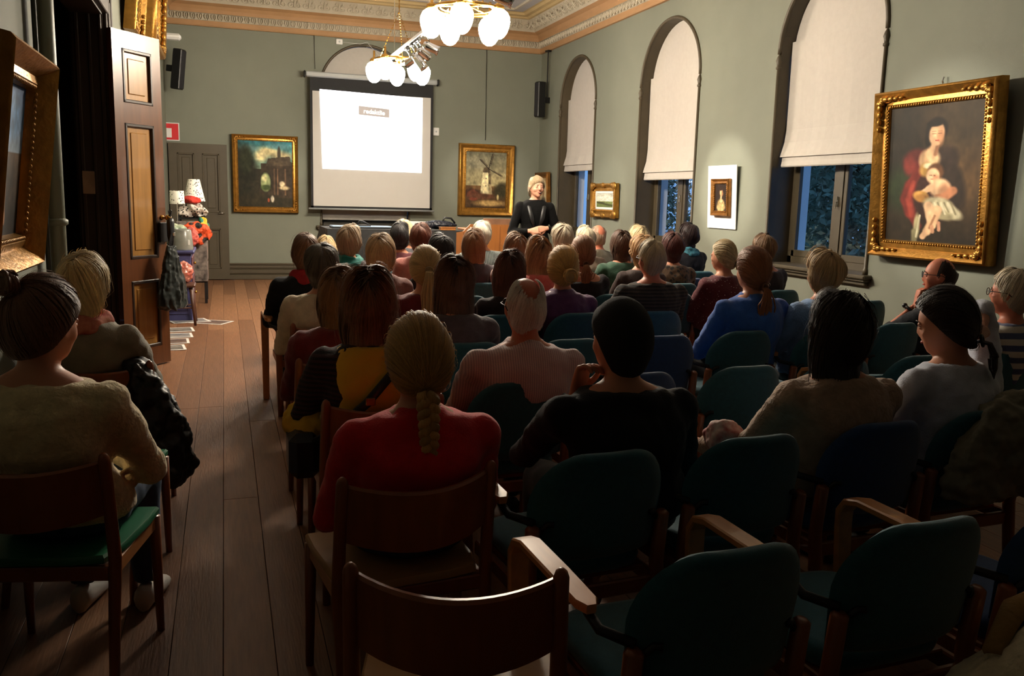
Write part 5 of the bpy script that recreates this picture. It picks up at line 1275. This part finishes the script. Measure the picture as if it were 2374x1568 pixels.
gr = [('teal', .96, 1.462, .05, 'empty teal chair in the nearest row, beside the empty wooden chair'), ('teal', 1.479, 1.487, .05, 'empty teal chair in the nearest row, second from the wooden chair'), ('navy', 1.99, 1.50, .05, 'blue chair at the right edge of the picture in the nearest row'),
      ('teal', .984, 2.164, .08, 'teal chair behind the person in the black cap'), ('teal', 1.517, 2.215, .06, 'empty teal chair between the black cap and the beige knit sitter'), ('navy', 2.06, 2.271, .06, 'blue chair holding the person in the beige knit'), ('teal', 2.58, 2.33, .05, 'chair under the olive jacket, at the right'),
      ('teal', 1.061, 3.138, .06, 'teal chair of the person in the striped shirt'), ('navy', 1.60, 3.19, .05, 'empty chair just right of the black cap'), ('teal', 2.159, 3.239, .05, 'empty teal chair two rows behind the royal blue jacket'), ('teal', 2.70, 3.28, .05, 'empty teal chair hidden behind the beige knit sitter'), ('teal', 3.22, 3.32, .05, 'teal chair left of the raised arm of the pale sweater sitter'), ('teal', 3.93, 3.38, .05, 'chair of the person in the striped top at the right edge'),
      ('teal', 1.09, 4.04, .05, 'teal chair of the person in the grey top'), ('teal', 1.65, 4.06, .05, 'empty teal chair behind the purple sweater'), ('navy', 2.20, 4.09, .05, 'empty dark blue chair behind the striped sweater'), ('teal', 2.762, 4.172, .05, 'teal chair of the person in the royal blue jacket'), ('teal', 3.31, 4.14, .05, 'chair of the person in the light blue cardigan'), ('teal', 3.97, 4.32, .05, 'teal chair in front of the person resting chin on hand'), ('teal', 4.50, 4.36, .05, 'chair of the person resting chin on hand'),
      ('teal', .985, 4.95, .04, 'teal chair of the dark red wearer ahead of the grey top'), ('teal', 1.56, 5.0, .04, 'teal chair left of the purple sweater'), ('teal', 2.09, 5.02, .04, 'chair of the person in the purple sweater'), ('teal', 2.66, 5.05, .04, 'chair of the person in the dark striped sweater'), ('teal', 4.69, 5.43, .05, 'empty teal chair by the wall below the window'),
      ('teal', .50, 5.93, .03, 'teal chair with wooden posts at the aisle end of its row'), ('teal', 1.03, 5.92, .03, 'chair of the person in the mauve top'), ('teal', 1.60, 6.0, .03, 'chair between the mauve top and the dark jacket'), ('teal', 2.27, 6.02, .03, 'chair of the person in the coral top'), ('teal', 2.80, 6.02, .03, 'chair of the person in the low backed black top'), ('teal', 3.33, 6.05, .03, 'teal chair right of the low backed black top'), ('teal', 3.86, 5.95, .03, 'chair of the person in the maroon dotted blouse'), ('teal', 4.45, 6.2, .03, 'chair of the person in dark clothes by the nearest window'),
      ('teal', .92, 6.88, .02, 'chair of the person with the teal scarf'), ('teal', 2.0, 6.92, .02, 'chair of the person in the dark quilted jacket'), ('teal', 2.45, 6.8, .02, 'chair of the person in front of the lectern, second row'), ('teal', 3.37, 7.147, .03, 'teal chair below the green sweater'), ('navy', 4.148, 7.238, .03, 'blue chair beside the maroon dotted blouse'),
      ('teal', 1.60, 7.35, .02, 'front row chair left of the lectern'), ('teal', 2.42, 8.0, .02, 'front row chair right at the lectern'), ('teal', 2.98, 7.25, .02, 'front row chair under the person left of the lecturer'), ('teal', 3.70, 8.1, .02, 'front row chair of the person in the olive jacket'), ('teal', 4.72, 8.0, .02, 'front row chair nearest the window wall')]
for a in gr: back_chair(*a)
for x_, y_, lb in ((.87, 8.06, 'chair of the person hidden behind the red scarf wearer'), (1.60, 8.36, 'front row chair of the maroon top wearer'), (1.69, 9.0, 'chair of the hardly visible person before the laptop'), (3.33, 7.86, 'chair of the person in pale clothes beside the olive jacket'), (3.96, 7.96, 'chair of the mostly hidden person below the second window'), (3.39, 6.76, 'chair of the half hidden person left of the striped sweater'), (3.85, 7.06, 'chair of the person in the patterned shawl')): place_chair('tealn', x_, y_, .02, lb)

# ------------------------------------------------------------------ the audience
floral = mat('pink_floral_scarf', (206,136,110), .85, c2=(150,40,40), scale=22, bump=.2)
tealscarf = mat('teal_scarf', (20,128,120), .85, var=.15, sheen=.2); redscarf = mat('red_scarf', (170,30,40), .85, var=.15); tealfur = mat('teal_knit_scarf', (60,130,150), .9, c2=(20,40,50), scale=40, bump=.5)
BR = (112,76,50); DB = (58,38,28); BK = (30,22,20); BL = (214,172,108); LB = (222,190,136); GR = (176,160,136); WH = (226,214,190); AU = (124,62,38); GI = (168,104,60)
def P(*a, **k): return person(*a, **k)
P('person in a black coat with a red scarf on the aisle end chair', .53, 6.15, 1.231, 2, 'bob', (134,92,62), .05, .026, top=(20,20,22), scarf=redscarf, hairkw=dict(curl=.006), width=1.1, garment='coat')
P('person mostly hidden behind the red scarf wearer', .87, 8.00, 1.134, 0, 'bob', LB, .06, .02, top=(50,44,44))
P('person in a white top on the left aisle', .54, 5.2, 1.208, -3, 'short', (104,92,76), .03, .03, top=(226,206,176), width=1.05, neckline=.0, lean=-.05)
P('person in dark red behind the yellow vest wearer', .50, 4.10, 1.172, -2, 'bob', (150,108,74), .15, .024, top=(120,22,30), head_yaw=-8)
P('person in a yellow vest with a black shoulder strap', .52, 3.30, 1.230, -4, 'bob', (136,92,62), .17, .032, top=(58,30,32), topkw=dict(kind='hstripes', c2=(24,16,18), freq=16), vest=(232,184,48), hairkw=dict(n_locks=150), width=1.02, arms={'l': ((-.27,.02,.60),(-.24,.24,.47),(0,.8,-.6),(1,0,-.3),.5)})
P('person in a red shirt just ahead of the nearest wooden chair', .52, 2.40, 1.184, 2, 'braid', (206,160,96), .02, .018, top=(226,24,36), collar=True, trousers=1, hairkw=dict(tie=(-.62,0), tail=.26, n_locks=170), width=1.08, garment='shirt', disp=.014, lean=-.06)
P('person with a teal scarf turning to the right, in front of the black table', .95, 7.10, 1.267, 0, 'bob', (200,176,146), .05, .026, top=(52,40,44), scarf=tealscarf, head_yaw=-38)
P('person in a mauve top in the middle left', 1.04, 6.10, 1.234, -3, 'bob', (206,168,122), .07, .026, top=(140,90,84), head_yaw=-12, collar=True)
P('person in a maroon top before the black table', 1.60, 8.30, 1.252, 0, 'short', (24,20,22), .04, .028, top=(84,24,34), head_yaw=-15)
P('person hardly visible in the front, before the laptop', 1.77, 8.94, 1.26, 0, 'bob', (232,212,170), .04, .026, top=(80,80,84))
P('person with a pink collar before the wooden box', 1.63, 7.50, 1.269, -4, 'short', (122,66,42), .03, .028, top=(206,130,120), head_yaw=-20)
P('person all in black below the right end of the black table', 1.55, 6.40, 1.228, 0, 'bob', (30,22,20), .08, .026, top=(26,22,24))
P('person in dark red seated ahead of the grey top wearer', 1.14, 5.10, 1.219, -3, 'pony', (214,180,122), .02, .018, top=(120,22,32), hairkw=dict(tie=(-.05,.05), tail=.33, n_locks=150))
P('person in a grey top seated ahead of the lilac striped shirt', 1.09, 4.20, 1.218, -4, 'long', (98,66,48), .19, .024, top=(86,76,84), hairkw=dict(n_locks=140), collar=None)
P('person in a dark quilted jacket in front of the lectern', 2.01, 7.10, 1.243, -4, 'bob', (150,108,72), .11, .03, top=(58,44,52), topkw=dict(rough=.5), garment='jacket')
P('person in a grey striped shirt directly before the lectern', 2.40, 8.20, 1.286, 0, 'short', (232,224,204), .02, .02, top=(120,128,124), topkw=dict(kind='stripes', c2=(70,78,78), freq=18), garment='shirt')
P('person in a beige top at the right side of the lectern', 2.35, 7.0, 1.220, 0, 'bob', (142,106,76), .13, .026, top=(190,150,140))
P('person in black seated behind the coral pink top', 1.70, 5.15, 1.186, -5, 'long', (104,60,40), .15, .026, top=(34,26,30), hairkw=dict(n_locks=140))
P('person in a coral pink top facing the lectern', 2.27, 6.20, 1.230, -2, 'long', (188,142,98), .18, .024, top=(220,104,96))
P('person in a lilac striped shirt seen from behind, glasses', 1.14, 3.25, 1.218, -4, 'fringe', (236,230,220), .015, .009, top=(222,196,194), topkw=dict(kind='stripes', c2=(192,164,168), freq=34), skin=2, collar=True, glasses=True, width=1.14, garment='shirt', disp=.026, lean=-.13, head_yaw=6, hairkw=dict(fr=.30))
P('person in the front just right of the lecturer', 2.93, 7.40, 1.279, 4, 'short', (206,192,166), .03, .034, top=(60,60,64), hairkw=dict(curl=.004))
P('person in a purple sweater ahead of the black cap wearer', 2.07, 5.20, 1.207, -2, 'updo', (220,172,96), .02, .030, top=(96,50,96), hairkw=dict(tie=(-.25,0), n_locks=150), collar=True, width=1.05)
P('person in pale clothes beside the olive jacket wearer', 3.33, 7.80, 1.261, 0, 'short', (228,216,188), .03, .026, top=(150,130,110))
P('person in a black top cut low at the back', 2.63, 6.20, 1.245, 0, 'pony', (158,108,72), .02, .020, top=(38,30,34), neckline=.10, head_yaw=-12, hairkw=dict(tie=(-.75,.1), tail=.16, n_locks=130))
P('person in an olive jacket below the first window', 3.69, 8.30, 1.278, 0, 'fringe', (190,160,136), .01, .006, top=(72,64,48), skin=2, collar=True, garment='jacket')
P('person in a dark green sweater', 3.44, 7.20, 1.248, 0, 'bob', (96,66,48), .12, .024, top=(34,76,52), head_yaw=6, width=1.1)
P('person below the second window, mostly hidden', 3.96, 7.90, 1.271, 0, 'bob', (224,200,152), .08, .026, top=(70,66,66))
P('person half hidden left of the dark striped sweater', 3.39, 6.70, 1.221, 0, 'short', (206,158,104), .05, .034, top=(60,44,40), hairkw=dict(curl=.008))
P('person in a dark striped sweater and glasses', 2.71, 5.20, 1.266, 2, 'short', (206,184,146), .012, .018, top=(62,52,44), topkw=dict(kind='hstripes', c2=(30,26,24), freq=14), glasses=True, width=1.22, bangs=.0, skin=2)
P('person in brown with a patterned shawl', 3.85, 7.0, 1.239, -6, 'short', (84,34,26), .06, .03, top=(90,66,44), topkw=dict(kind='spots', c2=(30,22,18), freq=30, thr=.4))
P('person in black with a teal knit scarf by the window', 4.70, 8.20, 1.293, 8, 'short', (38,16,18), .05, .032, top=(26,26,34), scarf=tealfur, glasses=True, head_yaw=12)
P('person in a maroon blouse with white flecks', 3.77, 6.0, 1.234, 4, 'bun', (206,182,138), .02, .018, top=(92,26,36), topkw=dict(kind='spots', c2=(206,190,186), freq=46, thr=.13), hairkw=dict(tie=(-.55,.25), n_locks=130), head_yaw=28, garment='blouse')
P('person in a royal blue jacket behind an empty teal chair', 2.93, 4.35, 1.265, 6, 'pony', (158,98,58), .02, .022, top=(44,100,190), hairkw=dict(tie=(-.80,.12), tail=.26, n_locks=150), width=1.16, collar=True, garment='jacket', lean=-.07)
P('person in dark clothes leaning by the nearest window', 4.42, 6.40, 1.267, 4, 'short', (124,90,58), .01, .03, top=(42,34,42), neckline=.04, head_pitch=12)
P('person in a light blue knitted cardigan', 3.39, 4.30, 1.249, 3, 'short', (206,172,122), .05, .034, top=(124,160,208), topkw=dict(bump=.5, bscale=90), width=1.08)
P('person in a beige knit sweater in the right foreground', 2.02, 2.45, 1.222, 0, 'long', (46,28,22), .17, .028, top=(184,154,130), topkw=dict(bump=.6, bscale=70, scale=30), hairkw=dict(n_locks=170), width=1.15, head_yaw=18, lean=-.08, arms={'l': ((-.27,.06,.62),(-.33,.26,.62),(-.5,.9,0),(0,0,-1),.6)})
P('person resting chin on hand, dark shirt, below the mother and child', 4.45, 4.48, 1.22, 25, 'fringe', (52,34,26), .005, .008, top=(32,32,38), skin=2, glasses=True, head_yaw=25, width=1.15, garment='shirt', sleeve=.45, arms={'l': ((-.22,.20,.66),(-.085,.025,.90),(.12,-.08,1),(.6,-.7,0),.9)})
P('person in a pale grey blue sweater with one arm raised', 2.60, 2.53, 1.233, 8, 'pony', (48,32,28), .02, .022, top=(208,214,232), hairkw=dict(tie=(-.75,.2), tail=.14, n_locks=150), head_yaw=28, head_pitch=14, lean=-.03, width=1.15, arms={'r': ((.34,.10,1.12),(.17,-.03,1.06),(-.6,-.2,.1),(-.4,.6,-.4),.6)}, sleeve=.5)
P('person in a striped top and glasses at the right edge', 3.97, 3.50, 1.217, 10, 'short', (220,204,176), .015, .018, top=(206,200,188), topkw=dict(kind='hstripes', c2=(70,80,120), freq=5), glasses=True, skin=2, head_yaw=15)
P('person in a black sweater and black knitted cap', 1.19, 2.45, 1.216, 2, 'short', (24,20,20), .06, .012, top=(22,22,26), hat=(22,20,24), width=1.22, lean=.02, head_yaw=14, arms={'l': ((-.24,.24,.66),(-.12,.10,.90),(.25,-.1,1),(.5,-.8,0),.9)})
P('person in a cream knit sweater at the left edge', -.52, 2.75, 1.258, -12, 'bun', (120,80,56), .02, .022, top=(234,214,170), topkw=dict(bump=.6, bscale=70, scale=30), trousers=1, shoes=M_shoew, hairkw=dict(tie=(1.3,-.35), n_locks=150), head_yaw=-26, head_pitch=6, width=1.12, neckline=.02, lean=-.12)
P('person in a grey cardigan with a pink floral scarf, left', -.59, 4.10, 1.227, -8, 'bob', (226,200,150), .07, .030, top=(142,134,116), scarf=floral, head_yaw=-18, width=1.04, lean=-.15)
# lecturer
P('standing lecturer in a black suit with hands clasped, wearing a headset', 3.36, 9.35, 1.775, 172, 'bob', (170,146,112), .035, .013, top=(7,7,8), topkw=dict(bump=.1, sheen=0.0, spec=.15), bangs=.05, standing=True, fine=True, skin=1, head_yaw=14, neckline=-.03, garment='suit_jacket', lean=.01, disp=.010,
  arms={'l': ((-.27,.02,1.13),(-.09,.20,1.19),(1,.25,-.15),(0,-1,-.2),.7), 'r': ((.27,.02,1.13),(.09,.22,1.16),(-1,.2,.1),(0,-1,-.3),.7)}, hairkw=dict(n_locks=150))
bake_all()
lec = [o for o in bpy.data.objects if o.name.startswith('person') and 'lecturer in a black suit' in o.get('label', '')][0]
mb = MB(); mb.tube([(-.082,-.01,1.66),(-.085,.03,1.62),(-.06,.085,1.585),(-.04,.105,1.58)], .003, 6); mb.ell((-.038,.108,1.58), (.010,.010,.010), 8, 6); obj('headset_microphone', mb, M_black, lec, True)

# ------------------------------------------------------------------ bags, jackets and clothes
# shoulder strap across the yellow vest
t = thing('shoulder_bag', 'black strap bag worn across the yellow vest', 'bag', (.52, 3.30, 0))
mb = MB(); mb.tube([(.13,.06,.975),(.125,-.08,.965),(.07,-.185,.88),(-.04,-.205,.76),(-.15,-.185,.66),(-.215,-.05,.58)], .017, 8, flat=.35, up=(0,-1,.3)); obj('strap', mb, mat('black_leather', (20,18,18), .4), t, True)
obj('buckle', MB().box(-.018,.018,-.006,.006,-.014,.014,.003), M_golddk, t, loc=(-.03,-.225,.77)); obj('pouch', MB().box(-.06,.06,-.1,.1,-.09,.09,.03), MATS['black_leather'], t, loc=(-.25,.05,.52))
# black coat hanging over the left-hand chair
def cloth_drape(name, label, cat, loc, rot, pts, mt, part='cloth'):
    """pts: rows of (x,y,z) outline samples; builds a thick draped sheet"""
    t = thing(name, label, cat, loc, rot); mb = MB(); R = []
    for i, (cx, cy, z, rx, ry) in enumerate(pts):
        R.append([(cx+rx*math.cos(a)*(1+.10*math.sin(5*a+i)), cy+ry*math.sin(a)*(1+.18*math.sin(4*a+i*1.3)), z+.01*math.sin(3*a+i)) for a in [j*math.tau/30 for j in range(30)]])
    mb.rings(R); LUMPS.append((part, mb, mt, t, .06)); return t
cloth_drape('winter_coat', 'black padded coat hanging over the chair of the floral scarf wearer', 'coat', (-.36, 4.06, 0), (0,0,0), [(.07,.02,.19,.10,.09),(.07,.0,.26,.13,.12),(.055,-.02,.42,.125,.12),(.04,-.03,.58,.10,.10),(.0,-.04,.70,.07,.08),(-.03,-.04,.775,.04,.05)], mat('black_padded_nylon', (16,16,20), .5, var=.2, bump=.3, bscale=30), 'coat_shell')
# olive jacket over the chair at the right
t = cloth_drape('jacket', 'olive grey jacket draped over a chair back at the right edge', 'jacket', (2.68, 2.33, 0), (0,0,.05), [(.0,-.02,.50,.27,.09),(.02,-.03,.60,.29,.10),(.04,-.03,.72,.27,.10),(.07,-.03,.82,.22,.085),(.10,-.02,.875,.14,.06)], mat('olive_grey_cotton', (132,128,108), .85, var=.12, bump=.3, bscale=30), 'jacket_shell')
mb = MB(); mb.tube([(.24,-.05,.80),(.30,-.06,.68),(.28,-.08,.54)], [.06,.055,.045], 12); obj('sleeve', mb, MATS['olive_grey_cotton'], t, True)
# cream cable-knit garment on the chair at the lower right corner
t = thing('knit_cardigan', 'cream cable knit cardigan heaped on the chair at the lower right corner', 'cardigan', (1.62, 1.28, .31), (0,0,.1)); mb = MB(); R = []
for i in range(13):
    u = i/12; x_ = -.30+.62*u; h_ = .06+.24*math.sin(math.pi*min(1, u*.62+.02)); R.append([(x_+.015*math.sin(3*a), .13*math.cos(a)*(1+.08*math.sin(6*a+i)), .02+max(0, h_*(.5+.5*math.sin(a))+.012*math.sin(9*a+i*2.2))) for a in [j*math.tau/36 for j in range(36)]])
mb.rings(R); obj('knit_body', mb, mat('cream_cable_knit', (232,218,184), .95, var=.12, scale=40, bump=.8, bscale=60, sheen=.3), t, True)
mb = MB(); mb.tube([(-.05,.05,.26),(.08,.1,.31),(.25,.11,.32)], [.02,.028,.03], 10); obj('collar_roll', mb, mat('tan_ribbing', (186,146,86), .9, bump=.5), t, True)
lumpy('folded_jacket', 'yellow jacket bundled on the lap of the yellow vest wearer', 'jacket', (.30, 3.44, .54), (.09,.14,.075), mat('mustard_yellow_cloth', (206,164,46), .85, var=.08, bump=.2), 14)
# floral handbag held by the beige knit sitter, handbag with pale handles
lumpy('floral_pouch', 'white and red floral pouch on the lap of the beige knit sitter', 'bag', (1.72, 2.66, .60), (.085,.06,.07), mat('white_red_floral', (214,204,196), .7, c2=(170,50,46), scale=24), 11)
t = lumpy('handbag', 'black handbag with pale rope handles beside the teal scarf wearer', 'bag', (1.05, 6.62, .70), (.14,.09,.09), M_black, 12)
for q in (0, .03): mb = MB(); mb.tube([(-.10,q,.14),(-.07,q,.24),(0,q,.27),(.07,q,.24),(.10,q,.14)], .008, 8); obj('rope_handle', mb, mat('pale_rope', (200,176,130), .8), t, True)
for (x_, y_, z_, lb) in ((-.10, 2.98, .457, 'small paper slip on the green seat'), ): 
    pass
pw_ = [o for o in bpy.data.objects if 'resting chin on hand, dark shirt' in o.get('label', '')][0]
e_ = Vector((-.22,.20,.66)); w_ = Vector((-.085,.025,.90)); q_ = e_.lerp(w_, .82); d_ = (w_-e_).normalized(); a_ = d_.cross(Vector((0,0,1))).normalized(); b_ = d_.cross(a_)
mb = MB(); mb.tube([q_+a_*.036*math.cos(t_)+b_*.036*math.sin(t_) for t_ in [j*math.tau/16 for j in range(16)]], .011, 6, closed=True); mb.ell(q_-b_*.042, (.018,.018,.018), 10, 6); obj('wrist_watch', mb, M_black, pw_, True)

for nm, mb, mt_, t_, am in LUMPS:
    o = remesh_obj(nm, mb, mt_, t_, .008, 1, am); o.modifiers['d'].texture = crumple if am < .05 else folds
    if nm == 'jacket_cloth': o.modifiers['d'].strength = .028
    for q in BAKE[-1:]: pass
bake_all()
M_lapel = mat('black_satin_lapel', (14,14,16), .45, var=.1)
for sg in (-1, 1):
    mb = MB(); mb.tube([(sg*.075,.04,1.475),(sg*.085,.105,1.42),(sg*.06,.138,1.30),(sg*.018,.140,1.16)], [.012,.026,.028,.008], 8, flat=.3, up=(0,1,0)); obj('lapel', mb, M_lapel, lec, True)
